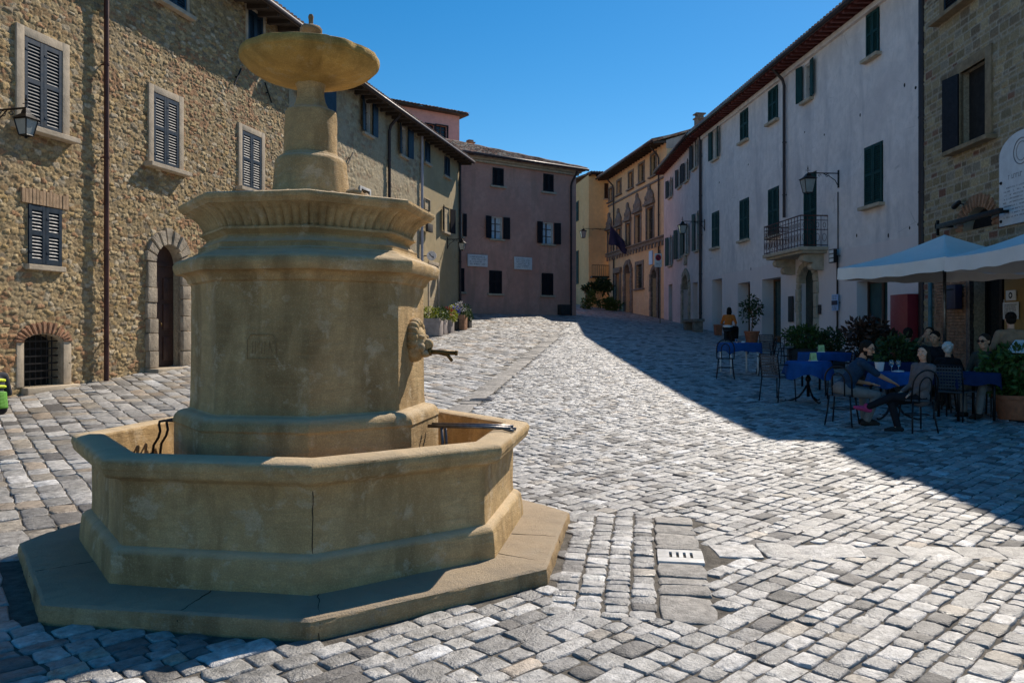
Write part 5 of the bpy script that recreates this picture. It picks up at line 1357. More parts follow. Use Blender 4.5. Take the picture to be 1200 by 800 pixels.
def glass(loc,label):
    o=empty('wine_glass',loc,0,label,'glass'); q=MB(); q.lathe([(.03,0),(.031,.003),(.006,.008),(.005,.07),(.02,.085),(.036,.11),(.038,.14),(.032,.175),(.030,.175),(.035,.14),(.033,.112),(.0,.09)],18,cap=False); q.build('bowl',M['clear'],o,True); return o
def parasol(loc,rz,wx,wy,zb,zt,label,val=.24):
    o=empty('cafe_parasol',loc,rz,label,'parasol','white cafe parasols')
    n=16; vs=[];fs=[]
    # four panels that sag a little between ribs
    for sgn in range(4):
        b=len(vs)
        c=[(-wx,-wy),(wx,-wy),(wx,wy),(-wx,wy)]; p,r_=Vector((*c[sgn],0)),Vector((*c[(sgn+1)%4],0))
        for i in range(n+1):
            f=i/n
            for j in range(n+1):
                g=j/n; e=(p.lerp(r_,g))*f; sag=.10*math.sin(PI*g)*f*f*0+.09*math.sin(PI*f)*1+.05*math.sin(PI*g)*f
                vs.append((e.x,e.y,zt+(zb-zt)*f-sag*.8))
        for i in range(n):
            for j in range(n): a=b+i*(n+1)+j; fs.append((a,a+n+1,a+n+2,a+1))
    q=MB(); q.add(vs,fs); cv=q.build('canopy',M['canvas'],o,True)
    md=cv.modifiers.new('w','WELD'); md.merge_threshold=.002
    for k in range(4):
        c=[(-wx,-wy),(wx,-wy),(wx,wy),(-wx,wy)]; p,r_=Vector((*c[k],0)),Vector((*c[(k+1)%4],0)); vs=[];fs=[]; m=28; d=(r_-p).normalized(); nn=Vector((d.y,-d.x,0))
        for i in range(m+1):
            g=i/m; e=p.lerp(r_,g); sag=.05*math.sin(PI*g)*.8
            for j,t in enumerate((0,.5,1)):
                w=nn*(.012*math.sin(i*1.1+k)*t+.012*t); vs.append((e.x+w.x,e.y+w.y,zb-sag-val*t*(1+.05*math.sin(i*.8))))
        for i in range(m):
            for j in range(2): a=i*3+j; fs.append((a,a+1,a+4,a+3))
        q=MB(); q.add(vs,fs); q.build('valance',M['canvas'],o,True)
    q=MB()
    for x,y in ((-wx,-wy),(wx,-wy),(wx,wy),(-wx,wy),(0,-wy),(wx,0),(0,wy),(-wx,0)):
        q.tube([(0,0,zt-.08),(x*.5,y*.5,(zt+zb)/2-.16),(x*.985,y*.985,zb-.05)],.014,6)
    q.build('rib',M['iron_grey'],o)
    q=MB(); q.tube([(0,0,.05),(0,0,zt-.03)],.032,10); q.build('pole',M['iron_grey'],o,True)
    q=MB(); q.bbox(-.3,.3,-.3,.3,.0,.07,.015); q.tube([(0,0,.07),(0,0,.4)],.045,10); q.build('base',M['iron'],o,angle=40)
    return o

CH={}
def build_cafe():
    bw=make_bentwood('x'); sq=make_square_chair('y'); used=[0,0]
    def chair(kind,p,dx,dy,label,jit=0):
        pr=(bw,sq)[kind]; o=pr if not used[kind] else copy_tree(pr); used[kind]=1
        o.location=onground(p[0],p[1]); o.rotation_euler=(0,0,face(dx,dy)); o['label']=label; o['group']=('bentwood style iron cafe chairs','square backed metal cafe chairs')[kind]; return o
    T1=G(866,438); square_table(T1,R(8),.38,.36,'square cafe table with four white legs','blue cloth on the white legged table nearest the orange shirt')
    chair(0,G(850,443.5),.25,1,'iron chair with its arched back to us at the white legged table')
    chair(0,G(897,440),-1,.15,'iron chair at the right side of the white legged table')
    T2=G(947,471); round_table(T2,.3,'round iron table left of the man in the blue shirt','blue cloth hanging low on the round table left of the man',.37,'cloth',.27,2)
    chair(1,G(912,470),.9,.55,'metal chair with woven back turned to the sunlit paving')
    chair(1,G(983,467),-1,.3,'metal chair tucked behind the man in the blue shirt')
    T3=G(968,455); square_table(T3,R(12),.40,.36,'dark square table behind the round table','blue cloth on the table in front of the big shrub','iron','cloth',.16,3)
    chair(1,G(905,432),.7,.5,'dark metal chair near the green shop door'); chair(0,G(921,428),-.6,-.9,'dark iron chair under the balcony beside the shrub')
    T4=G(1046,491); round_table(T4,1.2,'round iron table between the seated couple','blue cloth on the table between the couple',.33,'cloth',.2,4)
    CH['man']=chair(0,G(987,498),.62,.78,'iron chair on which the man in the blue shirt sits')
    CH['woman']=chair(0,G(1074,506),-.12,.99,'iron chair on which the woman in the grey jacket sits')
    chair(1,G(1119,492),.85,.7,'metal chair with a slatted back right of the woman')
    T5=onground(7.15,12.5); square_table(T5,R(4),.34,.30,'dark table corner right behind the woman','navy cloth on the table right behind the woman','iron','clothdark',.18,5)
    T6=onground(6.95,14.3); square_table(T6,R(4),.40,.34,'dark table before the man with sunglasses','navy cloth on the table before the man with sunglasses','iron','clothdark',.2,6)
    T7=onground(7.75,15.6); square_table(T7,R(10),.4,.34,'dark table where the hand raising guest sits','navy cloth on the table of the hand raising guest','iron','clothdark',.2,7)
    for p,t,l in ((T2+Vector((.06,-.08,.745)),.2,'yellow menu card on the round table'),(T3+Vector((-.1,0,.745)),-.1,'yellow menu card on the table by the shrub'),):
        menu_holder(p,t,l)
    # things on the couple's table
    z=Vector((0,0,.745))
    o=empty('flower_pot',T4+z+Vector((-.14,.14,0)),0,'white pot with a small plant on the table of the couple','flower pot')
    q=MB(); q.lathe([(.05,0),(.055,.01),(.072,.13),(.076,.145),(.066,.145),(.06,.12),(0,.12)],20,cap=False); q.build('pot',M['white'],o,angle=50)
    leafball((0,0,.19),(.08,.08,.07),60,.05,M['leaf'],o,'plant')
    for k,(x,y,l) in enumerate(((.03,.1,'wine glass nearest the white pot'),(.15,.12,'wine glass on the woman side of the table'))): glass(T4+z+Vector((x,y,0)),l)
    o=empty('napkins',T4+z+Vector((.08,-.02,0)),.4,'folded white napkins on the table of the couple','napkin')
    q=MB(); q.bbox(-.08,.06,-.06,.06,0,.012,.003); q.M=Matrix.Rotation(.3,4,'Z'); q.bbox(-.05,.08,-.05,.05,.0125,.02,.003); q.build('napkin',M['white'],o)
    for p,l in ((T1+z+Vector((-.05,.05,0)),'small glass on the white legged table'),):
        o=empty('tumbler',p,0,l,'glass'); q=MB(); q.lathe([(.03,0),(.034,.09),(.032,.09),(.028,.006),(0,.006)],16,cap=False); q.build('body',M['clear'],o,True)
        
    o=empty('ashtray',T1+z+Vector((.1,.0,0)),0,'small white ashtray on the white legged table','ashtray'); q=MB(); q.lathe([(.045,0),(.055,.03),(.046,.03),(.04,.01),(0,.01)],18,cap=False); q.build('dish',M['white'],o,True)
    # parasols
    e=Vector((.8,-2.65)).normalized(); n=Vector((-e.y,e.x)); mid=Vector((7.33,15.5)); c=mid+n*1.4
    g=onground(c.x,c.y); parasol(g,math.atan2(e.y,e.x),1.42,1.4,2.62+.28-g.z+.0,3.50-g.z,'white square parasol over the rear cafe tables')
    e=Vector((-.2,-2.6)).normalized(); n=Vector((-e.y,e.x)); c=Vector((7.5,12.65))+n*1.42; g=onground(c.x,c.y)
    parasol(g,math.atan2(e.y,e.x),1.42,1.36,2.60+.27-g.z,3.46-g.z,'white square parasol nearest the camera by the cafe door')
    # menu stand
    p=onground(7.92,12.25); o=empty('menu_stand',p,R(-62),'open menu on a black stand beside the big potted plant','menu stand')
    q=MB(); q.tube([(0,0,.03),(0,0,1.12)],.02,8); q.bbox(-.2,.2,-.16,.16,0,.03,.008); q.build('stand',M['iron'],o,angle=40)
    q=MB(); q.M=Matrix.Translation((0,0,1.16))@Matrix.Rotation(R(38),4,'X'); q.bbox(-.24,.24,-.17,.17,-.012,.0,.004); q.build('rest',M['iron'],o)
    q=MB(); q.M=Matrix.Translation((0,0,1.16))@Matrix.Rotation(R(38),4,'X'); q.bbox(-.22,-.004,-.155,.155,.001,.01,.003); q.bbox(.004,.22,-.155,.155,.001,.01,.003); q.build('menu_page',M['white'],o)
    q=MB(); q.M=Matrix.Translation((0,0,1.16))@Matrix.Rotation(R(38),4,'X')
    for a in (-.20,.02):
        for k in range(8): q.box(a,a+.16,.115-.034*k,.122-.034*k,.0102,.0108)
    q.build('print',M['mark'],o)
    # bench and boxes along the right hand houses
    p=G(812,388); o=empty('stone_bench',p,R(93),'low stone bench against the rose house','bench')
    q=MB(); q.bbox(-1.0,1.0,-.25,.25,.42,.55,.02); q.build('seat',M['dark_stone'],o,angle=40)
    for x in (-.75,.75): q=MB(); q.bbox(x-.14,x+.14,-.2,.2,-.1,.419,.02); q.build('leg',M['dark_stone'],o,angle=40)
    p=G(841.5,393); o=empty('clay_box',p,R(4),'square red clay planter box beside the sitting person in orange','planter')
    q=MB(); q.lathe([(.16,0),(.17,.02),(.21,.40),(.22,.42),(.22,.46),(.19,.46),(.18,.4),(0,.4)],4,a0=PI/4,cap=False); q.build('box',M['terracotta'],o); q=MB(); q.box(-.12,.12,-.12,.12,.39,.42); q.build('soil',M['soil'],o)

# ------------------------------------------------------------------ plants
def leafball(c,r,n,size,mat,parent,name='foliage',seed=0,shell=.35,droop=0,aspect=.5,lumps=0):
    rg=np.random.default_rng(seed+n); 
    v=rg.normal(size=(n,3)); v/=np.linalg.norm(v,axis=1)[:,None]; rad=(shell+(1-shell)*rg.random(n))**.6
    if lumps:
        lc=rg.normal(size=(lumps,3)); lc/=np.linalg.norm(lc,axis=1)[:,None]; k=rg.integers(0,lumps,n); P=lc[k]*.62+v*rad[:,None]*.42
    else: P=v*rad[:,None]*(.82+.3*vnoise(v[:,0]*2+9,v[:,1]*2+v[:,2]+9,1.5,seed)[:,None])
    P=P*np.array(r)+np.array(c)
    d=v+rg.normal(0,.6,(n,3)); d[:,2]-=droop; d/=np.linalg.norm(d,axis=1)[:,None]
    t=np.cross(d,rg.normal(size=(n,3))); t/=np.linalg.norm(t,axis=1)[:,None]+1e-9
    nn=np.cross(d,t); s=size*rg.uniform(.6,1.3,n)[:,None]
    a=P; b=P+d*s*.45+t*s*aspect*.5+nn*s*.08; e=P+d*s; f=P+d*s*.45-t*s*aspect*.5+nn*s*.08
    V=np.stack([a,b,e,f],1).reshape(-1,3); Q=np.arange(4*n).reshape(n,4)
    return np_mesh(name,V,Q,mat,parent,smooth=False)
def twigs(o,paths,r=.012,name='stem',mat='wood'):
    q=MB()
    for p in paths: q.tube(p,[r*(1-.6*i/(len(p)-1)) for i in range(len(p))],5)
    return q.build(name,M[mat],o,True)
def branchy(h,spread,n,seed,z0=0):
    rg=random.Random(seed); out=[]
    for k in range(n):
        a=rg.uniform(0,2*PI); s=spread*rg.uniform(.3,1)
        out.append([(0,0,z0),(math.cos(a)*s*.3,math.sin(a)*s*.3,z0+h*.35),(math.cos(a)*s*.75,math.sin(a)*s*.75,z0+h*.7),(math.cos(a)*s,math.sin(a)*s,z0+h*rg.uniform(.8,1.05))])
    return out
def round_pot(o,r,h,mat='terracotta'):
    q=MB(); q.lathe([(r*.68,0),(r*.7,.01),(r*.93,h*.84),(r,h*.85),(r*1.02,h),(r*.9,h),(r*.88,h*.9)],28); q.build('pot',M[mat],o,angle=40)
    q=MB(); q.lathe([(0,h*.9),(r*.87,h*.905)],20,cap=False); q.build('soil',M['soil'],o)
def box_pot(o,wx,wy,h,mat='planter_dark'):
    q=MB(); t=.03
    q.bbox(-wx,wx,-wy,-wy+t,0,h,.006); q.bbox(-wx,wx,wy-t,wy,0,h,.006); q.bbox(-wx,-wx+t,-wy+t,wy-t,0,h-.002,.004); q.bbox(wx-t,wx,-wy+t,wy-t,0,h-.002,.004); q.box(-wx+t,wx-t,-wy+t,wy-t,.0,h-.05); q.build('box',M[mat],o,angle=40)
    q=MB(); q.box(-wx+t+.001,wx-t-.001,-wy+t+.001,wy-t-.001,h-.049,h-.04); q.build('soil',M['soil'],o)

def build_plants():
    # shrubs between the tables and the white house
    def at_g(px,D): x=(px-CX)/F*D; return onground(x,D)
    def shrub(name,label,p,pot,r,zc,n,ls,mat,seed,group=None,lumps=0,potmat='planter_dark',h=.45,cat='potted shrub'):
        o=empty(name,p,random.Random(seed).uniform(-.3,.3),label,cat,group)
        if pot=='box': box_pot(o,r[0]*.75,.22,h,potmat)
        else: round_pot(o,pot,h,potmat)
        twigs(o,branchy(zc-h+r[2]*.6,r[0]*.8,9,seed,h*.9))
        leafball((0,0,zc),r,n,ls,M[mat],o,'foliage',seed,.2,.1,.5,lumps); return o
    shrub('box_shrub','broad dark green shrub in a black trough in front of the arched door',at_g(944,21.2),'box',(.60,.42,.34),.74,1500,.10,'leaf',1)
    shrub('box_shrub','small dark green shrub in a black trough right of the broad one',at_g(974,20.6),'box',(.35,.32,.30),.72,700,.10,'leaf_dark',2)
    shrub('oleander','tall purple leaved shrub in a pot behind the man',at_g(1013,16.8),.24,(.42,.38,.48),1.05,750,.14,'leaf_red',3,lumps=14,h=.42)
    shrub('oleander','small purple leaved shrub in front of the glass cafe door',at_g(1036,17.6),.22,(.28,.28,.36),1.0,380,.13,'leaf_red',4,lumps=9,h=.4)
    shrub('leafy_plant','green leafy plant in a black pot between the couple',at_g(1051,14.6),.24,(.42,.36,.36),.86,900,.11,'leaf_dark',5,h=.42)
    shrub('leafy_plant','big light green plant in a terracotta pot at the right edge',G(1188,492),.30,(.54,.46,.42),.76,2200,.12,'leaf',6,potmat='terracotta',h=.40,lumps=16)
    # little tree in a pot against the white house
    p=G(881,402); o=empty('potted_tree',p,0,'small thin tree in a terracotta pot between two shop doors','potted tree'); round_pot(o,.28,.45)
    twigs(o,[[(0,0,.4),(.03,0,.9),(0,.02,1.3)],[(.02,0,.95),(.25,.1,1.3),(.3,.1,1.5)],[(0,0,1.1),(-.2,.05,1.4),(-.25,.1,1.6)]],.025,'trunk')
    leafball((.0,0,1.25),(.45,.42,.62),420,.13,M['leaf_dark'],o,'crown',7,.1,.1,.5,11)
    # row of planters with flowers by the tan house
    k=0
    for px,py,D_off,w,h,m,cols,lab in ((504,393.5,0,.42,.62,'planter',('leaf','leaf_yellow','leaf'),'widest grey planter with yellow green plants, nearest the fountain'),(516.5,391.5,0,.20,.52,'planter',('leaf_yellow','leaf'),'narrow pale planter with a yellow bush next to the widest planter'),
        (525,390,0,.18,.48,'planter',('leaf','flower_red','leaf_yellow'),'narrow planter with dark red flowers in the middle of the row'),(532,387,0,.16,.45,'planter_dark',('leaf','flower_blue'),'dark planter with violet flowers'),(538.5,386.5,0,.26,.58,'brick',('leaf_yellow','flower_white','leaf'),'brown planter with yellow leaves and white flowers'),(546.5,384,0,.18,.3,'planter_dark',('leaf_dark','leaf'),'last dark planter with trailing green leaves')):
        p=G(px,py); o=empty('flower_planter',p,R(-14),lab,'planter','flower planters along the tan house'); box_pot(o,w,.2,h,m)
        for j,c in enumerate(cols):
            x=(j-(len(cols)-1)/2)*w*.9; fl=c.startswith('flower')
            leafball((x,random.uniform(-.05,.05),h+(.30 if fl else .17)),(w*.55+.1,.24,.2 if fl else .24),110 if fl else 260,.09,M[c],o,'flower' if fl else 'foliage',20+k); k+=1
    # greenery at the end of the street
    o=empty('climber',onground(6.3,58),0,'dark hanging creeper at the foot of the yellow house','climber')
    twigs(o,branchy(2.4,.9,7,31)); leafball((0,0,1.6),(1.1,.6,.7),900,.28,M['leaf_dark'],o,'foliage',31,.1,.3,.5,9)
    o=empty('bush',onground(6.9,56.5),0,'low dark bush in front of the palace corner','bush'); twigs(o,branchy(1.0,.6,6,32)); leafball((0,0,.5),(1.0,.6,.45),700,.22,M['leaf'],o,'foliage',32,.2,.1,.5,6)
    o=empty('bush',onground(5.35,56),0,'upright bush beside the corner of the pink house','bush'); twigs(o,branchy(1.4,.4,6,33)); leafball((0,0,.8),(.6,.6,.9),600,.2,M['leaf'],o,'foliage',33,.2,.1,.5,6)
# ------------------------------------------------------------------ people
SKIN={}
def ik(a,c,l1,l2,hint):
    a,c=Vector(a),Vector(c); d=c-a; L=max(.05,min(d.length,(l1+l2)*.995)); u=d.normalized(); c=a+u*L
    x=(l1*l1-l2*l2+L*L)/(2*L); h=math.sqrt(max(l1*l1-x*x,0)); hv=Vector(hint); hv=hv-u*hv.dot(u)
    hv=hv.normalized() if hv.length>1e-4 else u.orthogonal().normalized()
    return a+u*x+hv*h, c
def remeshed(q,name,mat,parent,voxel,smooth=4):
    """fuse overlapping volumes into one continuous skin"""
    o=q.build(name,mat,None); m=o.modifiers.new('r','REMESH'); m.mode='VOXEL'; m.voxel_size=voxel
    s=o.modifiers.new('s','SMOOTH'); s.iterations=smooth; s.factor=.5
    dg=bpy.context.evaluated_depsgraph_get(); me=bpy.data.meshes.new_from_object(o.evaluated_get(dg)); old=o.data; o.modifiers.clear(); o.data=me; bpy.data.meshes.remove(old)
    me.polygons.foreach_set('use_smooth',[True]*len(me.polygons)); o.parent=parent; return o
def hand(q,wrist,direction,palm,curl=.5,s=1,side=1):
    """palm, four fingers of different length and a thumb from the side of the palm"""
    d=Vector(direction).normalized(); n=Vector(palm); n=(n-d*n.dot(d)).normalized(); t=d.cross(n)*side; w=Vector(wrist)
    q.ell(w+d*.045*s,(.040*s,.048*s,.017*s),10,8,Matrix((t,d,n)).transposed())
    for k,(x,L) in enumerate(((-.028,.070),(-.010,.080),(.009,.075),(.027,.058))):
        b=w+d*.075*s+t*x*s; p=[b]; a=curl*.25
        for j,f in enumerate((.45,.32,.23)):
            dd=d*math.cos(a)+n*math.sin(a)+t*x*1.5; p.append(p[-1]+dd*L*f*s); a+=curl*.6
        q.tube([w+d*.04*s+t*x*s]+p,[.0095*s,.0095*s,.009*s,.0085*s,.007*s],7)
    b=w+d*.03*s-t*.03*s
    q.tube([w+d*.02*s-t*.015*s,b,b+d*.03*s-t*.02*s+n*.01*s,b+d*.055*s-t*.022*s+n*.02*s],[.012*s,.012*s,.0105*s,.008*s],7)
def shade(name,c): 
    if name not in M: M[name]=simple(name,c,.8,var=.2,scale=14,bump=.002,spec=.2)
    return M[name]
def person(label,loc,rz,lean=8,slean=0,turn=0,hip=.50,head=(0,0),hands=((-.2,.35,.66),(.2,.35,.66)),feet=((-.12,.45,.0),(.12,.45,.0)),skin=(.42,.23,.15),
           shirt=('blue_shirt_cloth',(.03,.07,.14)),sleeve='short',legs=('grey_trouser_cloth',(.16,.16,.15)),shoes=('dark_shoe_leather',(.02,.018,.016)),hairc=(.012,.009,.007),hair='short',
           beard=False,glasses=None,knee_hint=(0,.4,1),hgrip=.6,scale=1.0,voxel=.011,hat=None,bands=None,skirt=False,shoes2=None,longt=False):
    skin=tuple(c*1.35 for c in skin); sk=shade('skin_%d'%int(skin[0]*100),skin); hm=shade('hair_%d'%int(hairc[0]*1000),hairc)
    H=Vector((0,0,hip)); up=Vector((math.sin(R(slean)),math.sin(R(lean)),math.cos(R(lean)))).normalized()
    rt=Vector((math.cos(R(turn)),math.sin(R(turn)),0)); rt=(rt-up*rt.dot(up)*.7).normalized(); fw=up.cross(rt).normalized()
    Rm=Matrix((rt,fw,up)).transposed(); R0=Matrix((Vector((1,0,0)),fw,up)).transposed()
    N=H+up*.52; sh=[N-rt*.18-up*.035,N+rt*.18-up*.035]; hips=[H+Vector((-.095,0,0)),H+Vector((.095,0,0))]
    el=[];wr=[]
    for i in (0,1):
        e,w=ik(sh[i],hands[i],.29,.25,Vector(((-.5,.5)[i],-.5,-.8))); el.append(e); wr.append(w)
    kn=[];an=[]
    for i in (0,1):
        k,a=ik(hips[i],Vector(feet[i][:3])+Vector((0,0,.07)),.44,.42,Vector(knee_hint)+Vector(((-.2,.2)[i],0,0))); kn.append(k); an.append(a)
    yaw,pit=R(head[0]),R(head[1])
    hf=Vector((-math.sin(yaw)*math.cos(pit),math.cos(yaw)*math.cos(pit),math.sin(pit))); hr=hf.cross(Vector((0,0,1))).normalized(); hu=hr.cross(hf); Hm=Matrix((hr,hf,hu)).transposed()
    HC=N+up*.10+Vector((0,0,.095))+hf*.03
    hp=lambda x,y,z: HC+hr*x+hf*y+hu*z
    b=MB()
    b.ell(HC+hu*.025,(.076,.094,.092),18,12,Hm); b.ell(hp(0,.022,-.055),(.056,.066,.068),14,10,Hm); b.ell(hp(0,.045,-.095),(.026,.026,.022),10,8,Hm)
    b.cap(hp(0,.088,.022),hp(0,.108,-.022),.010,.016,8); b.ell(hp(0,.082,-.055),(.024,.014,.007),10,6,Hm); b.ell(hp(0,.08,-.066),(.02,.013,.008),10,6,Hm)
    for s in (-1,1):
        b.ell(hp(s*.077,-.005,.0),(.010,.020,.030),8,8,Hm); b.ell(hp(s*.03,.083,.034),(.026,.012,.008),8,6,Hm); b.ell(hp(s*.042,.066,-.02),(.026,.022,.024),8,6,Hm)
    b.cap(N-up*.03,HC-hu*.06-hf*.02,.056,.05,12)
    def torso(q,e=0):
        q.ell(H+up*.05,(.165+e,.118+e,.13+e),16,10,R0); q.ell(H+up*.2,(.142+e,.105+e,.16+e),16,10,Rm); q.ell(H+up*.36,(.165+e,.115+e,.16+e),16,10,Rm)
        q.cap(sh[0]+rt*.02,sh[1]-rt*.02,.058+e,.058+e,10); q.cap(N-up*.06,N+up*.0,.085+e,.06+e,10)
    torso(b,-.012)
    for i in (0,1):
        b.cap(sh[i],el[i],.046,.037,10); b.cap(el[i],wr[i],.037,.026,10)
        b.cap(hips[i],kn[i],.075,.05,10); b.cap(kn[i],an[i],.05,.036,10)
        f=Vector((feet[i][0]*.0,1,0)); fd=Vector(feet[i][3:6]) if len(feet[i])>3 else f
        b.cap(an[i],an[i]+fd*.14+Vector((0,0,-.045)),.036,.026,8)
        d=(wr[i]-el[i]).normalized(); hand(b,wr[i],d,Vector((0,0,-1)) if abs(d.z)<.8 else fw,hgrip,1,1 if i else -1)
    body=remeshed(b,'person',sk,None,voxel*.85,3); body.location=loc; body.rotation_euler=(0,0,rz); body.scale=(scale,)*3; tag(body,label,'person')
    # eyes
    for s in (-1,1):
        e=MB(); e.ell(hp(s*.031,.084,.018),(.013,.010,.007),10,8,Hm); e.build('eye',M['white'],body,True)
        e=MB(); e.ell(hp(s*.031,.0915,.018),(.0058,.004,.0058),8,6,Hm); e.build('pupil',M['iron'],body,True)
        e=MB(); e.ell(hp(s*.033,.088,.042),(.021,.009,.005),8,6,Hm); e.build('eyebrow',hm,body,True)
    q=MB(); torso(q,.022 if longt else .010)
    if longt: q.ell(H+Vector((0,0,.0)),(.185,.15,.14),16,10)
    for i in (0,1):
        q.cap(sh[i],sh[i].lerp(el[i],.95 if sleeve!='none' else .2),.062,.052,10)
        if sleeve=='long': q.cap(el[i],el[i].lerp(wr[i],.93),.052,.038,10)
    sm=remeshed(q,'shirt' if sleeve!='long' else 'jacket',shade(*shirt),body,voxel*1.1,4)
    if bands:
        for z0,z1,mn in bands:
            q=MB(); 
            for t in np.linspace(z0,z1,max(4,int((z1-z0)/.012))): q.ell(H+up*t,(.192,.142,.018),18,6,Rm)
            remeshed(q,'reflective_band',M[mn],body,.010,2)
    q=MB(); q.ell(H+Vector((0,0,.03)),(.172,.125,.12),16,10)
    for i in (0,1):
        if skirt: q.cap(hips[i],kn[i],.115,.12,12); q.cap(kn[i],kn[i].lerp(an[i],.9),.13,.15,12)
        else: q.cap(hips[i],kn[i],.092,.066,12); q.cap(kn[i],kn[i].lerp(an[i],.93),.066,.054,12)
    if skirt: q.cap((kn[0]+kn[1])/2,(an[0]+an[1])/2+Vector((0,0,.05)),.14,.17,12)
    remeshed(q,'skirt' if skirt else 'trousers',shade(*legs),body,voxel*1.1,4)
    for i in (0,1):
        q=MB(); fd=Vector(feet[i][3:6]) if len(feet[i])>3 else Vector((0,1,0)); c=an[i]+Vector((0,0,-.03))
        ps=[c-fd*.055,c+fd*.02,c+fd*.10,c+fd*.185]
        q.cap(ps[0],ps[1],.040,.043,10); q.cap(ps[1],ps[2],.043,.044,10); q.cap(ps[2]+Vector((0,0,-.004)),ps[3]+Vector((0,0,-.012)),.043,.030,10); q.cap(an[i]+Vector((0,0,.03)),c,.042,.046,10)
        remeshed(q,'shoe',shade(*(shoes2 if shoes2 and i==1 else shoes)),body,.009,3)
    q=MB()
    if hat: 
        q.ell(hp(0,-.004,.05),(.105,.125,.095),18,12,Hm); remeshed(q,'helmet',M[hat],body,.009,4)
    else:
        q.ell(hp(0,-.022,.045),(.087,.098,.088),18,12,Hm); q.ell(hp(0,-.05,-.0),(.078,.065,.085),14,10,Hm)
        if hair=='long': q.ell(hp(0,-.06,-.09),(.092,.062,.13),14,10,Hm); q.ell(hp(-.075,-.01,-.06),(.025,.05,.11),10,8,Hm); q.ell(hp(.075,-.01,-.06),(.025,.05,.11),10,8,Hm)
        if hair=='curly':
            rg=random.Random(3)
            for k in range(40): a=rg.uniform(0,2*PI); e=rg.uniform(-.3,1.4); q.ell(hp(.085*math.cos(a)*math.cos(e),-.03+.095*math.sin(a)*math.cos(e)*(1 if math.sin(a)<0 else .6),.04+.085*math.sin(e)),.03,8,6)
        if hair=='bun': q.ell(hp(0,-.11,.07),(.045,.045,.045),10,8,Hm)
        remeshed(q,'hair',hm,body,.008,2)
    if beard:
        q=MB(); q.ell(hp(0,.038,-.088),(.052,.05,.032),12,8,Hm); q.ell(hp(0,.09,-.044),(.03,.01,.006),10,6,Hm)
        for s in (-1,1): q.ell(hp(s*.055,.012,-.05),(.012,.035,.045),8,8,Hm)
        remeshed(q,'beard',hm,body,.006,2)
    if glasses:
        q=MB()
        for s in (-1,1):
            if glasses=='sun': q.ell(hp(s*.033,.100,.017),(.028,.006,.020),12,8,Hm)
            q.tube([hp(s*.033+.027*math.cos(t*PI/6),.102,.017+.019*math.sin(t*PI/6)) for t in range(12)],.003,5,closed=True); q.tube([hp(s*.06,.098,.022),hp(s*.08,.0,.02)],.003,5)
        q.tube([hp(-.008,.104,.022),hp(.008,.104,.022)],.003,5); q.build('glasses',M['iron'],body)
    return body

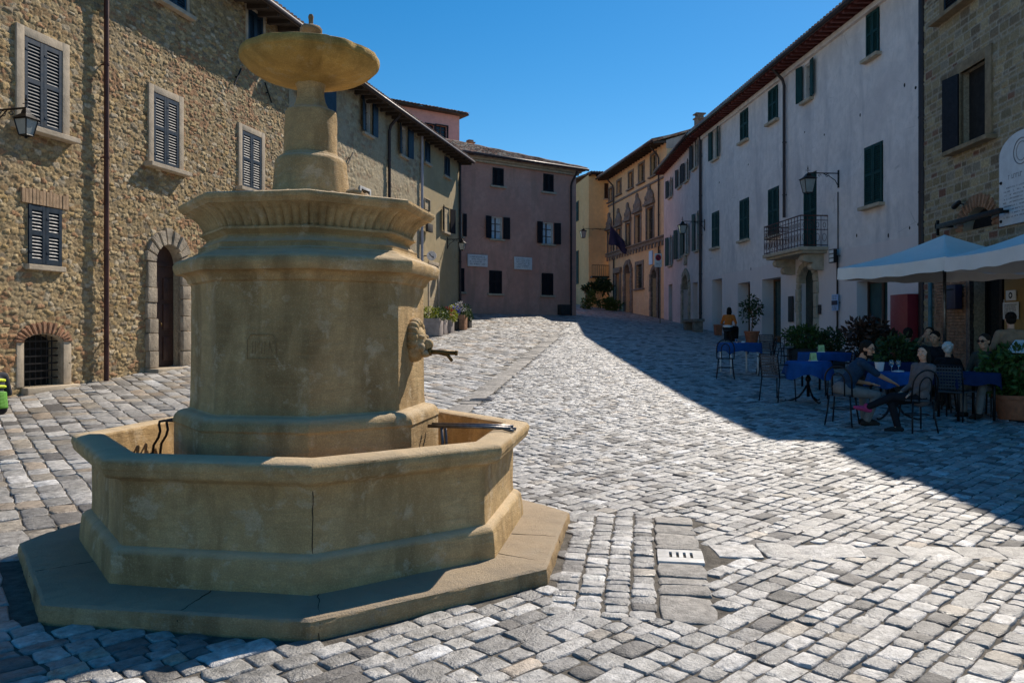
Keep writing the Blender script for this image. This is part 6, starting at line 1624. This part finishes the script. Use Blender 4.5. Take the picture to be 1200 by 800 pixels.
def build_people():
    m=CH['man']; w=CH['woman']
    mp=m.location; wp=w.location
    # the man leans over and rests his hand on the woman's knee
    rzm=m.rotation_euler[2]; dist=(wp-mp).length
    person('man in a dark blue shirt and glasses leaning across to the woman beside him',mp,face(1,.12),lean=30,slean=10,turn=-22,hip=.52,head=(-58,-14),
        hands=((.03,.42,.62),(.22,.74,.60)),feet=((-.12,.42,.0),(.14,.30,.0)),beard=True,glasses='clear',skin=(.40,.22,.14),shirt=('blue_shirt_cloth',(.018,.045,.085)),legs=('grey_trouser_cloth',(.20,.19,.18)),shoes=('dark_shoe_leather',(.03,.024,.02)),hgrip=.25,voxel=.010)
    person('woman in a grey jacket with dark hair sitting with crossed legs and a pink shoe',wp+Vector((.07,.04,0)),face(-1,.08),scale=.90,lean=-6,turn=18,hip=.53,head=(42,-4),
        hands=((-.12,.20,.60),(.10,.24,.62)),feet=((.06,.80,.30,0,.95,.25),(-.06,.36,.0)),hair='long',sleeve='long',skin=(.50,.28,.19),shirt=('grey_jacket_cloth',(.16,.13,.125)),legs=('black_trouser_cloth',(.012,.012,.016)),shoes=('pink_shoe',(.45,.05,.14)),shoes2=('black_shoe_cloth',(.02,.02,.02)),hgrip=.5,voxel=.010,longt=True)
    def seat_for(p,rz,label,h=.46):
        o=empty('stool',p,rz,label,'stool','dark stools under the cafe guests'); q=MB(); q.lathe([(.17,h-.05),(.18,h-.04),(.18,h-.01),(.17,h)],20); q.build('seat',M['planter_dark'],o,angle=40)
        for k in range(4): a=PI/4+k*PI/2; q=MB(); q.tube([(.12*math.cos(a),.12*math.sin(a),h-.05),(.17*math.cos(a),.17*math.sin(a),0)],.014,6); q.build('leg',M['iron'],o)
    def guest(label,x,y,dx,dy,sl,**k):
        p=onground(x,y); rz=face(dx,dy); seat_for(p,rz,sl); person(label,p,rz,voxel=.013,**k)
    dk=('black_shirt_cloth',(.014,.014,.018))
    guest('guest with short black hair and dark clothes behind the potted plant',7.42,15.0,.9,.4,'stool of the short haired guest behind the potted plant',shirt=dk,skin=(.36,.2,.13),head=(40,-10),legs=('black_trouser_cloth',(.012,.012,.016)))
    guest('guest in a tan top holding a hand up to the face',8.1,15.3,-1,-.6,'stool of the guest with the raised hand',shirt=('tan_shirt_cloth',(.30,.19,.12)),skin=(.46,.26,.17),hands=((-.2,.3,.7),(.08,.2,1.13)),sleeve='long',hairc=(.03,.018,.012),head=(20,0))
    guest('white haired guest in black seen from behind',7.25,13.25,.75,.65,'stool of the white haired guest',scale=.87,shirt=('black_jacket_cloth',(.007,.007,.008)),hairc=(.55,.53,.5),hair='curly',sleeve='long',legs=('black_trouser_cloth',(.012,.012,.016)))
    guest('man with sunglasses in a dark patterned shirt facing the square',7.72,12.85,-.9,-.45,'stool of the man with sunglasses',shirt=('olive_shirt_cloth',(.05,.055,.045)),glasses='sun',skin=(.40,.22,.14),hairc=(.03,.02,.014),hair='short',head=(0,-6))
    guest('guest with dark hair leaning on the table by the brick pier',7.75,14.5,-.6,-1,'stool of the dark haired guest by the brick pier',shirt=dk,lean=20,skin=(.4,.22,.15),head=(-20,-15),legs=('black_trouser_cloth',(.012,.012,.016)))
    # woman standing with her back to us
    p=onground(8.15,12.95); person('standing woman with dark tied hair and a tan top seen from behind',p,face(.4,1),lean=4,hip=.88,hands=((-.24,.2,.95),(.2,.3,1.05)),feet=((-.1,.0,.0),(.1,.04,.0)),knee_hint=(0,1,0),shirt=('tan_shirt_cloth',(.30,.19,.12)),legs=('black_trouser_cloth',(.012,.012,.016)),hair='bun',skin=(.5,.3,.2),voxel=.013,scale=.98)
    # person in orange on a stool by the white house
    p=G(853,400); seat_for(p,0,'stool of the person in orange by the white house',.44)
    person('person in an orange top and long black skirt sitting with the back to us',p,face(.55,.9),lean=14,hip=.50,shirt=('orange_top_cloth',(.62,.17,.03)),legs=('black_skirt_cloth',(.012,.012,.016)),skirt=True,hair='long',bands=((.02,.10,'canvas'),),voxel=.014,scale=.98)
    # cyclist cut by the left edge
    p=onground(-6.56,10.05); seat_for(p+Vector((-.14,0,0)),0,'stool of the person in neon yellow at the left edge',.40)
    person('person in a slate top with neon yellow bands sitting at the left edge',p,face(-.85,.5),scale=.86,lean=10,hip=.52,shirt=('slate_top_cloth',(.035,.038,.05)),sleeve='short',legs=('black_trouser_cloth',(.012,.012,.016)),hat='helmet',bands=((.40,.43,'neon'),(.31,.335,'neon'),(.0,.24,'neon_green')),voxel=.013)
M['helmet']=simple('slate_helmet',(.035,.04,.055),.5,var=.2,scale=8,bump=.001)
M['neon_green']=simple('neon_green_cloth',(.085,.27,.02),.7,var=.15,scale=8,bump=.001)
M['neon']=simple('neon_yellow_band',(.62,.72,.02),.6,var=.1,scale=8,bump=0)
# ------------------------------------------------------------------ light, sky, camera
def build_light():
    w=bpy.data.worlds.new('World'); SC.world=w; w.use_nodes=True; nt=w.node_tree
    bg=nt.nodes['Background']; sky=nt.nodes.new('ShaderNodeTexSky'); sky.sky_type='NISHITA'; sky.sun_disc=False
    az=R(34); el=R(43.5)          # sun ahead and to the right of the camera
    sky.sun_elevation=el; sky.sun_rotation=az
    sky.air_density=1.0; sky.dust_density=.15; sky.ozone_density=2.5; sky.altitude=600
    hs=nt.nodes.new('ShaderNodeHueSaturation'); hs.inputs['Saturation'].default_value=1.42; hs.inputs['Value'].default_value=1.75; hs.inputs['Hue'].default_value=.495; nt.links.new(sky.outputs[0],hs.inputs['Color']); nt.links.new(hs.outputs[0],bg.inputs[0]); bg.inputs[1].default_value=.054
    l=bpy.data.lights.new('sun','SUN'); l.energy=5.0; l.angle=R(.5); l.color=(1,.90,.77)
    o=bpy.data.objects.new('sun',l); COL.objects.link(o)
    d=Vector((math.sin(az)*math.cos(el),math.cos(az)*math.cos(el),math.sin(el)))
    o.rotation_euler=d.to_track_quat('Z','Y').to_euler(); o.location=(20,30,40)
    c=bpy.data.cameras.new('camera'); c.sensor_width=36; c.lens=F/1200*36; c.shift_y=-(400-CY)/1200; c.clip_end=3000; c.clip_start=.05
    co=bpy.data.objects.new('camera',c); COL.objects.link(co); co.location=(0,0,EYE); co.rotation_euler=(PI/2,0,0); SC.camera=co
    SC.view_settings.view_transform='Standard'; SC.view_settings.look='None'; SC.view_settings.gamma=1; SC.view_settings.exposure=EXPO
EXPO=0.33
build_ground(); build_paving(); build_fountain(); build_drains(); build_left(); build_far(); build_right()
for f in ('build_fittings','build_cafe','build_plants','build_people'):
    if f in globals(): globals()[f]()
build_light()
